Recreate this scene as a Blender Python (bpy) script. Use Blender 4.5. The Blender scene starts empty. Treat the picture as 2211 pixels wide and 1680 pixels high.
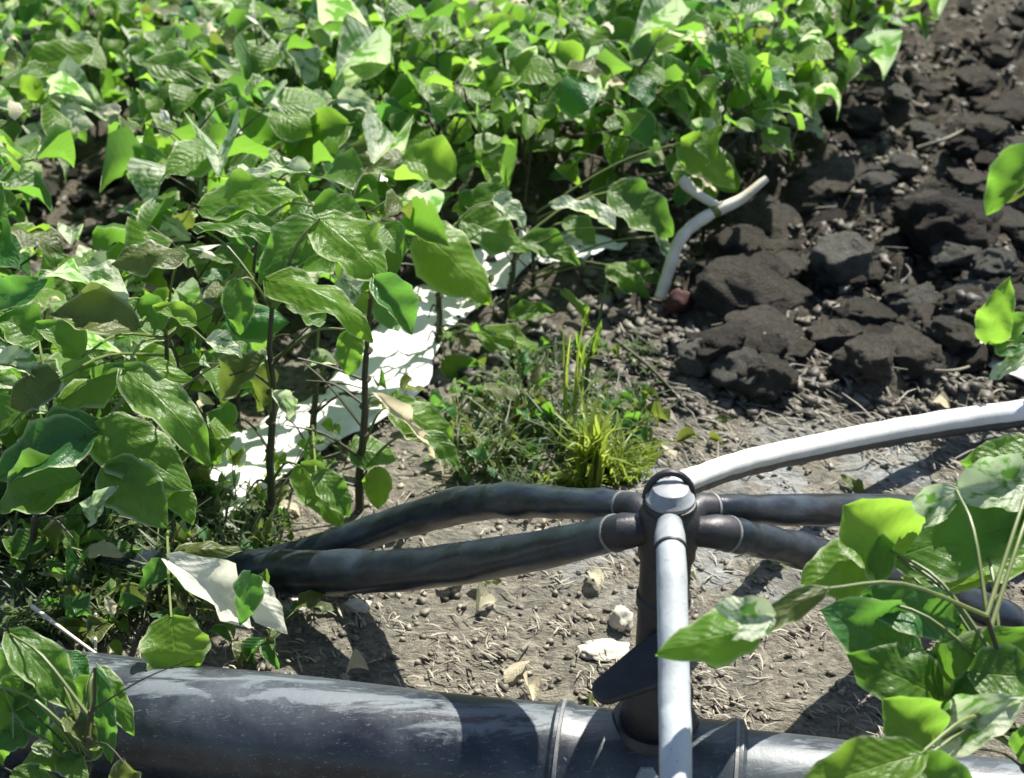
import bpy, bmesh, math, random
import numpy as np
from mathutils import Vector, Matrix, noise as mnoise

R = random.Random(11)
NR = np.random.RandomState(5)
rad = math.radians
scene = bpy.context.scene
C = scene.collection

# ------------------------------------------------------------------ camera, light, exposure
CAM_H, PITCH, LENS = 1.10, 30.0, 50.0
cam_d = bpy.data.cameras.new('camera')
cam = bpy.data.objects.new('camera', cam_d)
C.objects.link(cam)
cam.location = (0, 0, CAM_H)
cam.rotation_euler = (rad(90 - PITCH), 0, 0)
cam_d.lens = LENS
cam_d.sensor_width = 36
cam_d.sensor_fit = 'HORIZONTAL'
cam_d.clip_start = 0.02
cam_d.clip_end = 500
cam_d.dof.use_dof = True
cam_d.dof.focus_distance = 1.5
cam_d.dof.aperture_fstop = 7.0
scene.camera = cam

SUN_EL, SUN_AZ = 57.0, 36.0          # azimuth measured from +Y towards +X: ahead of the camera, a little right
w = bpy.data.worlds.new('World')
scene.world = w
w.use_nodes = True
nt = w.node_tree
sky = nt.nodes.new('ShaderNodeTexSky')
sky.sky_type = 'NISHITA'
sky.sun_disc = False
sky.sun_elevation = rad(SUN_EL)
sky.sun_rotation = rad(SUN_AZ)
nt.links.new(sky.outputs[0], nt.nodes['Background'].inputs[0])
nt.nodes['Background'].inputs[1].default_value = 0.075
sun_d = bpy.data.lights.new('sun', 'SUN')
sun_d.energy = 5.0
sun_d.angle = rad(0.55)
sun_d.color = (1.0, 0.95, 0.87)
sun = bpy.data.objects.new('sun', sun_d)
C.objects.link(sun)
to_sun = Vector((math.sin(rad(SUN_AZ)) * math.cos(rad(SUN_EL)), math.cos(rad(SUN_AZ)) * math.cos(rad(SUN_EL)), math.sin(rad(SUN_EL))))
sun.rotation_euler = to_sun.to_track_quat('Z', 'Y').to_euler()
scene.view_settings.view_transform = 'Standard'
scene.view_settings.look = 'None'
scene.view_settings.gamma = 1
scene.view_settings.use_curve_mapping = False
scene.view_settings.exposure = 1.2
scene.cycles.max_bounces = 8
scene.cycles.transmission_bounces = 6
scene.cycles.sample_clamp_indirect = 6

# ------------------------------------------------------------------ measuring helpers (photo survey -> metres)
CAMP = Vector((0, 0, CAM_H))
FW = Vector((0, math.cos(rad(PITCH)), -math.sin(rad(PITCH))))
UPV = Vector((0, math.sin(rad(PITCH)), math.cos(rad(PITCH))))
FPX = LENS / 36 * 2211               # survey grid is 2211 x 1680


def U(px, py, Y=None, z=None):
    d = Vector((1, 0, 0)) * ((px - 1105.5) / FPX) + UPV * (-(py - 840) / FPX) + FW
    t = (Y / d.y) if Y is not None else ((z - CAM_H) / d.z)
    return CAMP + d * t


def depth(p):
    return (Vector(p) - CAMP).dot(FW)


def PX(p):
    q = Vector(p) - CAMP
    dd = q.dot(FW)
    return 1105.5 + q.x / dd * FPX, 840 - q.dot(UPV) / dd * FPX


S4 = lambda x, y: (x / 2.1 * .8844, (500 + y / 2.1) * .8844)
S7 = lambda x, y: ((900 + x / 2.1) * .8844, (400 + y / 2.1) * .8844)
S1 = lambda x, y: ((1400 + x / 2.01) * .8844, (1100 + y / 2.01) * .8844)
S2 = lambda x, y: (x / 2.01 * .8844, (1100 + y / 2.01) * .8844)
S5 = lambda x, y: (x / 1.769 * .8844, y / 1.769 * .8844)
S6 = lambda x, y: ((1250 + x / 1.769) * .8844, y / 1.769 * .8844)
S8 = lambda x, y: ((1700 + x / 2.1) * .8844, (500 + y / 2.1) * .8844)
SC = {S4: .8844 / 2.1, S7: .8844 / 2.1, S1: .8844 / 2.01, S2: .8844 / 2.01, S5: .8844 / 1.769, S6: .8844 / 1.769, S8: .8844 / 2.1}


# ------------------------------------------------------------------ noise (vectorised value noise)
def _hash(ix, iy, seed):
    h = (ix.astype(np.int64) * 374761393 + iy.astype(np.int64) * 668265263 + seed * 2246822519) & 0xFFFFFFFF
    h = ((h ^ (h >> 13)) * 1274126177) & 0xFFFFFFFF
    return ((h ^ (h >> 16)) & 0xFFFFFF) / float(0xFFFFFF)


def vnoise(x, y, seed=0):
    ix, iy = np.floor(x), np.floor(y)
    fx, fy = x - ix, y - iy
    fx = fx * fx * (3 - 2 * fx)
    fy = fy * fy * (3 - 2 * fy)
    a, b = _hash(ix, iy, seed), _hash(ix + 1, iy, seed)
    c, d = _hash(ix, iy + 1, seed), _hash(ix + 1, iy + 1, seed)
    return (a + (b - a) * fx) * (1 - fy) + (c + (d - c) * fx) * fy


def fbm(x, y, seed=0, octv=4):
    s, a = 0, 0.5
    for i in range(octv):
        s = s + a * vnoise(x * 2 ** i, y * 2 ** i, seed + i * 17)
        a *= 0.5
    return s


def cells(x, y, seed):
    ix, iy = np.floor(x), np.floor(y)
    best = np.full(x.shape, 9.0)
    hv = np.zeros(x.shape)
    for dx in (-1, 0, 1):
        for dy in (-1, 0, 1):
            cx, cy = ix + dx, iy + dy
            px, py = cx + _hash(cx, cy, seed), cy + _hash(cx, cy, seed + 7)
            d = (x - px) ** 2 + (y - py) ** 2
            m = d < best
            best = np.where(m, d, best)
            hv = np.where(m, _hash(cx, cy, seed + 13), hv)
    return np.sqrt(best), hv


def sstep(a, b, x):
    t = np.clip((x - a) / (b - a), 0, 1)
    return t * t * (3 - 2 * t)


def clod_mask(x, y):
    """1 on the tilled dark soil to the right and behind, 0 on the trodden ground round the pipes."""
    n = (vnoise(x * 3, y * 3, 91) - .5) * .25
    far = sstep(1.72, 2.0, y + n)
    return far * sstep(0.1, 0.45, x - 0.05 + n) + sstep(1.9, 2.2, y + n) * (1 - sstep(0.1, 0.45, x - .05 + n)) * .6


def ground_h(x, y):
    x = np.asarray(x, dtype=float)
    y = np.asarray(y, dtype=float)
    m = clod_mask(x, y)
    wx, wy = x + .03 * fbm(x * 14, y * 14, 3, 2), y + .03 * fbm(x * 14, y * 14, 5, 2)
    h = (fbm(x * 5, y * 5, 1, 3) - .45) * .03 + (fbm(x * 34, y * 34, 2, 3) - .45) * .010
    d, hv = cells(wx * 11, wy * 11, 21)
    h = h + m * (fbm(x * 2.6 + 3, y * 2.6, 61, 2) - .38) * .16
    h = h + m * np.clip(.62 - d, 0, 1) * hv * .13
    d2, hv2 = cells(wx * 27 + 5, wy * 27, 41)
    h = h + (.25 + m) * np.clip(.55 - d2, 0, 1) * hv2 * .03
    near = (1 - sstep(.06, .16, np.abs(y - 1.05))) * (1 - sstep(1.2, 1.6, np.abs(x)))
    return h * (1 - near * .8) - near * .004


def gh(x, y):
    return float(ground_h(np.array([x]), np.array([y]))[0])


# ------------------------------------------------------------------ object helpers
def link(name, mesh, mat=None, parent=None, smooth=True):
    if mat is not None and not mesh.materials:
        mesh.materials.append(mat)
    o = bpy.data.objects.new(name, mesh)
    C.objects.link(o)
    if parent is not None:
        o.parent = parent
    if smooth and len(mesh.polygons) and not mesh.polygons[0].use_smooth:
        mesh.polygons.foreach_set('use_smooth', np.ones(len(mesh.polygons), dtype=bool))
    return o


def tag(o, label=None, cat=None, group=None, kind=None):
    for k, v in (('label', label), ('category', cat), ('group', group), ('kind', kind)):
        if v:
            o[k] = v
    return o


def empty(name, loc):
    o = bpy.data.objects.new(name, None)
    C.objects.link(o)
    o.location = loc
    o.empty_display_size = .05
    return o


def mesh_from(name, v, f):
    me = bpy.data.meshes.new(name)
    me.from_pydata([tuple(p) for p in v], [], f)
    me.update()
    return me


def catmull(pts, n):
    pts = [np.array(p, dtype=float) for p in pts]
    P = [2 * pts[0] - pts[1]] + pts + [2 * pts[-1] - pts[-2]]
    out = []
    for i in range(1, len(P) - 2):
        for k in range(n):
            t = k / n
            out.append(.5 * ((2 * P[i]) + (-P[i - 1] + P[i + 1]) * t + (2 * P[i - 1] - 5 * P[i] + 4 * P[i + 1] - P[i + 2]) * t * t + (-P[i - 1] + 3 * P[i] - 3 * P[i + 1] + P[i + 2]) * t ** 3))
    out.append(pts[-1])
    return out


class MB:
    def __init__(self):
        self.v, self.f = [], []

    def tube(self, pts, radii, seg=8, caps=True, squash=None, wrinkle=0):
        pts = [Vector(p) for p in pts]
        n0 = len(self.v)
        t0 = (pts[1] - pts[0]).normalized()
        ref = Vector((0, 0, 1)) if abs(t0.z) < .9 else Vector((0, 1, 0))
        for i, p in enumerate(pts):
            t = (pts[min(i + 1, len(pts) - 1)] - pts[max(i - 1, 0)]).normalized()
            s = t.cross(ref)
            s = s.normalized() if s.length > 1e-6 else Vector((1, 0, 0))
            u = s.cross(t).normalized()
            r = radii[i] if hasattr(radii, '__len__') else radii
            q = squash[i] if squash else 1
            for k in range(seg):
                a = 2 * math.pi * k / seg
                w_ = r
                if wrinkle:
                    w_ = r * (1 + wrinkle * mnoise.fractal(Vector((i * .16, math.cos(a) * 1.3, math.sin(a) * 1.3 + pts[0].x * 9)), 1, 2, 3))
                self.v.append(p + s * (math.cos(a) * w_) + u * (math.sin(a) * w_ * q))
            if i:
                b = n0 + (i - 1) * seg
                for k in range(seg):
                    self.f.append((b + k, b + (k + 1) % seg, b + seg + (k + 1) % seg, b + seg + k))
        if caps:
            self.f.append(tuple(n0 + k for k in range(seg))[::-1])
            self.f.append(tuple(n0 + (len(pts) - 1) * seg + k for k in range(seg)))
        return self

    def lathe(self, prof, origin=(0, 0, 0), axis=(0, 0, 1), seg=24):
        """prof: list of (radius, height along the axis)."""
        axis = Vector(axis).normalized()
        o = Vector(origin)
        ref = Vector((0, 0, 1)) if abs(axis.z) < .9 else Vector((1, 0, 0))
        s = axis.cross(ref).normalized()
        u = axis.cross(s).normalized()
        n0 = len(self.v)
        for i, (r, h) in enumerate(prof):
            for k in range(seg):
                a = 2 * math.pi * k / seg
                self.v.append(o + axis * h + s * (math.cos(a) * r) + u * (math.sin(a) * r))
            if i:
                b = n0 + (i - 1) * seg
                for k in range(seg):
                    self.f.append((b + k, b + seg + k, b + seg + (k + 1) % seg, b + (k + 1) % seg))
        self.f.append(tuple(n0 + k for k in range(seg)))
        self.f.append(tuple(n0 + (len(prof) - 1) * seg + k for k in range(seg))[::-1])
        return self

    def build(self, name, mat, parent=None, origin=None, smooth=True, angle=40):
        off = Vector(origin) if origin is not None else Vector((0, 0, 0))
        me = mesh_from(name, [Vector(p) - off for p in self.v], self.f)
        bm = bmesh.new()
        bm.from_mesh(me)
        bmesh.ops.recalc_face_normals(bm, faces=bm.faces)
        bm.to_mesh(me)
        bm.free()
        o = link(name, me, mat, parent, smooth)
        if smooth and angle:
            me.set_sharp_from_angle(angle=rad(angle))
        return o


# ------------------------------------------------------------------ materials
def new_mat(name):
    m = bpy.data.materials.new(name)
    m.use_nodes = True
    t = m.node_tree
    return m, t, t.nodes['Principled BSDF'], t.nodes['Material Output']


def N(t, typ, **kw):
    n = t.nodes.new(typ)
    for k, v in kw.items():
        if hasattr(n, k):
            setattr(n, k, v)
        else:
            n.inputs[k.replace('_', ' ')].default_value = v
    return n


def ramp(t, src, stops):
    r = t.nodes.new('ShaderNodeValToRGB')
    e = r.color_ramp.elements
    while len(e) < len(stops):
        e.new(0.5)
    for i, (p, c) in enumerate(stops):
        e[i].position = p
        e[i].color = (c[0], c[1], c[2], 1) if hasattr(c, '__len__') else (c, c, c, 1)
    t.links.new(src, r.inputs[0])
    return r.outputs[0]


def noise_tex(t, vec, scale, detail=4, rough=.6, dist=0):
    n = t.nodes.new('ShaderNodeTexNoise')
    n.inputs['Scale'].default_value = scale
    n.inputs['Detail'].default_value = detail
    n.inputs['Roughness'].default_value = rough
    n.inputs['Distortion'].default_value = dist
    if vec is not None:
        t.links.new(vec, n.inputs['Vector'])
    return n.outputs['Fac']


def mixc(t, fac, a, b, mode='MIX'):
    n = t.nodes.new('ShaderNodeMix')
    n.data_type = 'RGBA'
    n.blend_type = mode
    for sock, v in ((n.inputs[0], fac), (n.inputs[6], a), (n.inputs[7], b)):
        if isinstance(v, bpy.types.NodeSocket):
            t.links.new(v, sock)
        elif hasattr(v, '__len__'):
            sock.default_value = (v[0], v[1], v[2], 1)
        else:
            sock.default_value = v
    return n.outputs[2]


def math_n(t, op, a, b=None, clamp=False):
    n = t.nodes.new('ShaderNodeMath')
    n.operation = op
    n.use_clamp = clamp
    for s, v in ((n.inputs[0], a), (n.inputs[1], b)):
        if isinstance(v, bpy.types.NodeSocket):
            t.links.new(v, s)
        elif v is not None:
            s.default_value = v
    return n.outputs[0]


def bump(t, h, strength, dist, bsdf):
    b = t.nodes.new('ShaderNodeBump')
    b.inputs['Strength'].default_value = strength
    b.inputs['Distance'].default_value = dist
    t.links.new(h, b.inputs['Height'])
    t.links.new(b.outputs[0], bsdf.inputs['Normal'])
    return b


def leaf_mat(name, top, top2, trans, under=None, rough=.40, tfac=.42, spots=0.0, patch=0.0):
    m, t, bs, out = new_mat(name)
    uv = t.nodes.new('ShaderNodeUVMap').outputs[0]
    sep = t.nodes.new('ShaderNodeSeparateXYZ')
    t.links.new(uv, sep.inputs[0])
    u = math_n(t, 'ABSOLUTE', math_n(t, 'MULTIPLY', math_n(t, 'SUBTRACT', sep.outputs[0], .5), 2.0))
    ph = math_n(t, 'SUBTRACT', math_n(t, 'MULTIPLY', sep.outputs[1], 9.0), math_n(t, 'MULTIPLY', u, 2.6))
    saw = math_n(t, 'ABSOLUTE', math_n(t, 'SUBTRACT', math_n(t, 'FRACT', ph), .5))
    side = math_n(t, 'SUBTRACT', 1.0, math_n(t, 'MULTIPLY', saw, 7.0), True)       # thin line at each side vein
    mid = math_n(t, 'SUBTRACT', 1.0, math_n(t, 'MULTIPLY', u, 18.0), True)
    vein = math_n(t, 'MAXIMUM', math_n(t, 'MULTIPLY', side, .55), mid)
    info = t.nodes.new('ShaderNodeObjectInfo')
    geo = t.nodes.new('ShaderNodeTexCoord')
    nz = noise_tex(t, geo.outputs['Object'], 5.0, 4, .6)
    base = mixc(t, info.outputs['Random'], top, top2)
    blot = ramp(t, noise_tex(t, geo.outputs['Object'], 26, 4, .7), [(0, 0), (.52, 0), (.66, 1), (1, 1)])
    base = mixc(t, math_n(t, 'MULTIPLY', blot, .35), base, [min(1, c * 1.5 + .03) for c in top])
    base = mixc(t, math_n(t, 'MULTIPLY', nz, .5), base, [c * .55 for c in top])
    veinc = [min(1, top2[0] * 1.9 + .02), min(1, top2[1] * 1.6 + .02), min(1, top2[2] * 1.5)]
    base = mixc(t, math_n(t, 'MULTIPLY', vein, .45), base, veinc)
    rim = ramp(t, u, [(0, 0), (.84, 0), (.97, 1), (1, 1)])
    base = mixc(t, math_n(t, 'MULTIPLY', rim, .75), base, (.42, .47, .28))  # pale margin: glint of curled leaf edges painted into the colour
    if spots:
        sp = ramp(t, noise_tex(t, geo.outputs['Object'], 9, 3, .7), [(0.0, 0), (.6, 0), (.68, 1), (1, 1)])
        base = mixc(t, math_n(t, 'MULTIPLY', sp, spots), base, (.16, .10, .04))
    if under is not None:
        g2 = t.nodes.new('ShaderNodeNewGeometry')
        base = mixc(t, g2.outputs['Backfacing'], base, under)
    if patch:
        pm = ramp(t, noise_tex(t, geo.outputs['Object'], 2.6, 3, .6, .6), [(0, 0), (.50, 0), (.60, patch), (1, patch)])
        base = mixc(t, pm, base, (.07, .15, .035))
    t.links.new(base, bs.inputs['Base Color'])
    bs.inputs['Roughness'].default_value = rough
    bs.inputs['Specular IOR Level'].default_value = .38
    puff = math_n(t, 'ADD', math_n(t, 'MULTIPLY', saw, -.8), math_n(t, 'MULTIPLY', noise_tex(t, geo.outputs['Object'], 7, 4), 2.0))
    puff = math_n(t, 'SUBTRACT', puff, math_n(t, 'MULTIPLY', mid, .5))
    bump(t, puff, .3, .007, bs)
    tr = t.nodes.new('ShaderNodeBsdfTranslucent')
    tc = mixc(t, info.outputs['Random'], trans, [min(.9, trans[0] * 1.25), min(.9, trans[1] * 1.1), trans[2]])
    if patch:
        tc = mixc(t, pm, tc, (.16, .40, .05))
    tc = mixc(t, math_n(t, 'MULTIPLY', vein, .4), tc, [c * .5 for c in trans])
    t.links.new(tc, tr.inputs[0])
    mx = t.nodes.new('ShaderNodeMixShader')
    mx.inputs[0].default_value = tfac
    t.links.new(bs.outputs[0], mx.inputs[1])
    t.links.new(tr.outputs[0], mx.inputs[2])
    t.links.new(mx.outputs[0], out.inputs[0])
    return m


M = {}
M['leaf'] = leaf_mat('leaf_green', (.055, .125, .018), (.085, .165, .022), (.21, .49, .05), (.13, .20, .10))
M['leaf_bright'] = leaf_mat('leaf_bright_green', (.08, .175, .018), (.10, .20, .02), (.29, .56, .055), (.15, .23, .09), tfac=.5)
M['leaf_blue'] = leaf_mat('leaf_blue_green', (.032, .11, .032), (.045, .135, .04), (.15, .42, .055), (.12, .22, .12), rough=.34)
M['leaf_olive'] = leaf_mat('leaf_olive', (.07, .10, .025), (.09, .115, .03), (.18, .26, .04), (.15, .18, .09), spots=.5)
M['leaf_pale'] = leaf_mat('leaf_pale', (.40, .48, .32), (.62, .66, .52), (.55, .72, .40), (.6, .67, .52), rough=.4, tfac=.45, patch=1.0)
M['leaf_white'] = leaf_mat('leaf_white', (.66, .68, .58), (.72, .74, .66), (.85, .88, .72), (.74, .76, .7), rough=.4, tfac=.5)
M['leaf_cream'] = leaf_mat('leaf_cream', (.62, .58, .42), (.6, .54, .38), (.7, .68, .5), (.62, .58, .46), rough=.5, tfac=.45, spots=.2)


def plastic(name, col, dust, rough=.4, amount=.5, scale=30, spec=.5, scratch=.0, top_sheen=0.0):
    m, t, bs, out = new_mat(name)
    co = t.nodes.new('ShaderNodeTexCoord').outputs['Object']
    big = noise_tex(t, co, scale * .35, 5, .65, .4)
    fine = noise_tex(t, co, scale * 6, 3, .7)
    f = ramp(t, big, [(0, 0), (.42, .05), (.7, 1), (1, 1)])
    sp = ramp(t, fine, [(0, 0), (.62, 0), (.72, 1), (1, 1)])
    f2 = math_n(t, 'MULTIPLY', math_n(t, 'ADD', math_n(t, 'MULTIPLY', f, .55), math_n(t, 'MULTIPLY', sp, .6)), amount, True)
    if scratch:
        mp = t.nodes.new('ShaderNodeMapping')
        mp.inputs['Rotation'].default_value = (.4, .3, .7)
        mp.inputs['Scale'].default_value = (1, 14, 6)
        t.links.new(co, mp.inputs[0])
        scn = ramp(t, noise_tex(t, mp.outputs[0], scale * 2.5, 4, .7, 1.5), [(0, 0), (.63, 0), (.66, 1), (1, 1)])
        f2 = math_n(t, 'MAXIMUM', f2, math_n(t, 'MULTIPLY', scn, scratch))
    if top_sheen:
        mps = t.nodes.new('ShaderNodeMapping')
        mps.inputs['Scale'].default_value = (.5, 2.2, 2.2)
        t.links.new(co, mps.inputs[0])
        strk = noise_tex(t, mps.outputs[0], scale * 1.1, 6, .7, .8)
        nrm_ = t.nodes.new('ShaderNodeTexCoord').outputs['Normal']     # highlight along the upper side painted in, as broken streaks of dust colour
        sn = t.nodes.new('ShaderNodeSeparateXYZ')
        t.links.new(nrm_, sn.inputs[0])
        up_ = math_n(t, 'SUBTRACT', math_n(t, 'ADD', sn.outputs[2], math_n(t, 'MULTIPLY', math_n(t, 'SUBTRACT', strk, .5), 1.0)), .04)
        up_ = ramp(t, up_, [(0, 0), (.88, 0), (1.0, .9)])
        f2 = math_n(t, 'MAXIMUM', f2, math_n(t, 'MULTIPLY', up_, top_sheen))
    t.links.new(mixc(t, f2, col, dust), bs.inputs['Base Color'])
    r = math_n(t, 'ADD', rough, math_n(t, 'MULTIPLY', f2, .3), True)
    t.links.new(r, bs.inputs['Roughness'])
    bs.inputs['Specular IOR Level'].default_value = spec
    bump(t, math_n(t, 'ADD', big, math_n(t, 'MULTIPLY', fine, .25)), .35, .003, bs)
    return m


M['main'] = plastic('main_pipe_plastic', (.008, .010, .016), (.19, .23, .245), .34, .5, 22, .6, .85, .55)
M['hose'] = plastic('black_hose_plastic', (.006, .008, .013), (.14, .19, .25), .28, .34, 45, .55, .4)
M['black'] = plastic('black_fitting_plastic', (.010, .010, .012), (.10, .10, .10), .45, .35, 60)
M['white_hose'] = plastic('white_hose_plastic', (.40, .435, .45), (.12, .12, .11), .48, .9, 34, .5, .4)
M['film_hose'] = plastic('white_flat_hose_plastic', (.62, .63, .61), (.20, .19, .17), .45, .6, 34, .5, .3)
M['cap'] = plastic('grey_cap_plastic', (.30, .32, .33), (.04, .04, .038), .4, 1.0, 55, .5, .6)
M['ring'] = plastic('ring_plastic', (.14, .145, .14), (.40, .39, .35), .4, .5, 80)
M['film'] = plastic('white_film', (.78, .78, .74), (.24, .21, .16), .45, .75, 16)
M['twig'] = plastic('dry_stalk', (.66, .62, .50), (.24, .19, .12), .7, .9, 60, .4, .5)
M['dull_twig'] = plastic('dull_twig', (.22, .20, .15), (.10, .085, .06), .7, .6, 50)
M['red'] = plastic('dark_red_skin', (.045, .010, .009), (.16, .07, .055), .7, .6, 60)
M['pebble'] = plastic('pale_pebble', (.42, .39, .32), (.60, .57, .5), .8, .6, 30)

m, t, bs, out = new_mat('stem')
co = t.nodes.new('ShaderNodeTexCoord').outputs['Object']
t.links.new(ramp(t, noise_tex(t, co, 18, 4), [(0, (.016, .02, .010)), (.5, (.04, .042, .018)), (1, (.11, .11, .04))]), bs.inputs['Base Color'])
bs.inputs['Roughness'].default_value = .6
M['stem'] = m
m, t, bs, out = new_mat('petiole')
co = t.nodes.new('ShaderNodeTexCoord').outputs['Object']
t.links.new(ramp(t, noise_tex(t, co, 12, 3), [(0, (.06, .09, .02)), (.5, (.10, .14, .03)), (1, (.2, .2, .07))]), bs.inputs['Base Color'])
bs.inputs['Roughness'].default_value = .5
M['petiole'] = m


def blade_mat(name, col, tr):
    m, t, bs, out = new_mat(name)
    info = t.nodes.new('ShaderNodeObjectInfo')
    co = t.nodes.new('ShaderNodeTexCoord').outputs['Object']
    c = mixc(t, noise_tex(t, co, 14, 3), [x * .6 for x in col], [x * 1.4 for x in col])
    t.links.new(c, bs.inputs['Base Color'])
    bs.inputs['Roughness'].default_value = .45
    trn = t.nodes.new('ShaderNodeBsdfTranslucent')
    trn.inputs[0].default_value = (*tr, 1)
    mx = t.nodes.new('ShaderNodeMixShader')
    mx.inputs[0].default_value = .45
    t.links.new(bs.outputs[0], mx.inputs[1])
    t.links.new(trn.outputs[0], mx.inputs[2])
    t.links.new(mx.outputs[0], out.inputs[0])
    return m


M['grass_yellow'] = blade_mat('grass_yellow_green', (.17, .23, .03), (.44, .56, .07))
M['grass_green'] = blade_mat('grass_dull_green', (.08, .12, .05), (.16, .24, .07))

# soil: trodden tan ground by the pipes, dark tilled soil elsewhere
m, t, bs, out = new_mat('soil')
geo = t.nodes.new('ShaderNodeNewGeometry').outputs['Position']
att = t.nodes.new('ShaderNodeAttribute')
att.attribute_name = 'tilled'
n1 = noise_tex(t, geo, 9, 6, .65)
n2 = noise_tex(t, geo, 70, 5, .7)
n3 = noise_tex(t, geo, 260, 3, .7)
mp = t.nodes.new('ShaderNodeMapping')
mp.inputs['Rotation'].default_value = (0, 0, rad(35))
mp.inputs['Scale'].default_value = (1, 2.4, 1)
t.links.new(geo, mp.inputs[0])
n4 = noise_tex(t, mp.outputs[0], 55, 4, .7, .8)
tan = ramp(t, math_n(t, 'ADD', math_n(t, 'MULTIPLY', n2, .55), math_n(t, 'MULTIPLY', n4, .45)), [(0, (.022, .019, .014)), (.38, (.068, .061, .046)), (.56, (.215, .198, .155)), (1, (.40, .375, .305))])
tan = mixc(t, ramp(t, n1, [(0, 0), (.45, 0), (.7, .7), (1, .7)]), tan, (.10, .105, .09))
dark = ramp(t, math_n(t, 'ADD', math_n(t, 'MULTIPLY', n1, .5), math_n(t, 'MULTIPLY', n2, .5)), [(0, (.022, .019, .014)), (.45, (.052, .045, .033)), (.65, (.095, .083, .062)), (1, (.17, .15, .115))])
att2 = t.nodes.new('ShaderNodeAttribute')
att2.attribute_name = 'silt'
silt = ramp(t, n2, [(0, (.13, .14, .14)), (.5, (.25, .27, .27)), (1, (.44, .46, .46))])
c = mixc(t, att.outputs['Fac'], tan, dark)
c = mixc(t, att2.outputs['Fac'], c, silt)
t.links.new(c, bs.inputs['Base Color'])
bs.inputs['Roughness'].default_value = .9
bs.inputs['Specular IOR Level'].default_value = .25
bump(t, math_n(t, 'ADD', math_n(t, 'ADD', n2, math_n(t, 'MULTIPLY', n4, 1.3)), math_n(t, 'MULTIPLY', n3, .4)), .9, .008, bs)
M['soil'] = m


def clod_mat(name, a, b):
    m, t, bs, out = new_mat(name)
    co = t.nodes.new('ShaderNodeTexCoord').outputs['Object']
    info = t.nodes.new('ShaderNodeObjectInfo')
    k = noise_tex(t, co, 4, 6, .7)
    k2 = noise_tex(t, co, 22, 4, .7)
    c = mixc(t, ramp(t, math_n(t, 'ADD', math_n(t, 'MULTIPLY', k, .6), math_n(t, 'MULTIPLY', k2, .4)), [(0, 0), (.35, 0), (.7, 1), (1, 1)]), a, b)
    c = mixc(t, math_n(t, 'MULTIPLY', info.outputs['Random'], .5), c, [x * .55 for x in a])
    t.links.new(c, bs.inputs['Base Color'])
    bs.inputs['Roughness'].default_value = .92
    bs.inputs['Specular IOR Level'].default_value = .2
    bump(t, math_n(t, 'ADD', k, math_n(t, 'MULTIPLY', k2, .9)), 1.0, .09, bs)
    return m


M['clod'] = clod_mat('clod_soil', (.088, .080, .063), (.215, .20, .162))
M['clod_grey'] = clod_mat('clod_grey', (.14, .14, .12), (.28, .28, .24))
M['clod_dark'] = clod_mat('clod_dark', (.04, .036, .030), (.11, .10, .085))


def straw_mat(name, a, b):
    m, t, bs, out = new_mat(name)
    geo = t.nodes.new('ShaderNodeNewGeometry')
    t.links.new(mixc(t, geo.outputs['Random Per Island'], a, b), bs.inputs['Base Color'])
    bs.inputs['Roughness'].default_value = .6
    return m


M['straw'] = straw_mat('straw', (.07, .058, .036), (.38, .345, .265))
M['straw_dark'] = straw_mat('straw_dark', (.04, .036, .025), (.20, .185, .14))
M['crumb'] = straw_mat('crumb', (.04, .035, .027), (.13, .118, .092))
M['crumb_tan'] = straw_mat('crumb_tan', (.07, .062, .045), (.27, .245, .19))

# ------------------------------------------------------------------ ground: one sheet to the horizon, fine in the middle
def spaced(lo, hi, n, far, k):
    core = np.linspace(lo, hi, n)
    step = core[1] - core[0]
    up, x = [], hi
    s = step
    while x < far:
        s *= k
        x += s
        up.append(x)
    dn, x = [], lo
    s = step
    while x > -far:
        s *= k
        x -= s
        dn.append(x)
    return np.array(dn[::-1] + list(core) + up)


gx = spaced(-1.15, 1.15, 330, 120, 1.07)
yc, y = [0.75], 0.75
while y < 6.5:
    y += .0062 * (y / 1.2) ** 1.15
    yc.append(y)
s = yc[-1] - yc[-2]
while y < 160:
    s *= 1.25
    y += s
    yc.append(y)
lo, s, y = [], .01, .75
while y > -60:
    s *= 1.35
    y -= s
    lo.append(y)
gy = np.array(lo[::-1] + yc)
X, Y = np.meshgrid(gx, gy)
H = ground_h(X, Y)
MASK = np.clip(clod_mask(X, Y) * 1.3, 0, 1)
nx, ny = len(gx), len(gy)
verts = np.stack([X, Y, H], -1).reshape(-1, 3)
idx = np.arange(nx * ny).reshape(ny, nx)
quads = np.stack([idx[:-1, :-1], idx[:-1, 1:], idx[1:, 1:], idx[1:, :-1]], -1).reshape(-1, 4)
me = bpy.data.meshes.new('ground')
me.vertices.add(len(verts))
me.vertices.foreach_set('co', verts.ravel())
me.loops.add(quads.size)
me.loops.foreach_set('vertex_index', quads.ravel())
me.polygons.add(len(quads))
me.polygons.foreach_set('loop_start', np.arange(0, quads.size, 4))
me.update(calc_edges=True)
ASH = sstep(1.36, 1.46, Y + .1 * fbm(X * 6, Y * 6, 15, 2)) * (1 - sstep(1.72, 1.86, Y)) * sstep(-.05, .25, X + .15 * fbm(X * 5, Y * 5, 8, 2)) * sstep(.34, .68, fbm(X * 16, Y * 16, 19, 4)) * .8
a = me.attributes.new('silt', 'FLOAT', 'POINT')
a.data.foreach_set('value', ASH.ravel())
a = me.attributes.new('tilled', 'FLOAT', 'POINT')
a.data.foreach_set('value', MASK.ravel())
tag(link('ground', me, M['soil']), 'trodden tan earth by the pipes turning into dark tilled soil', kind='structure')

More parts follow.
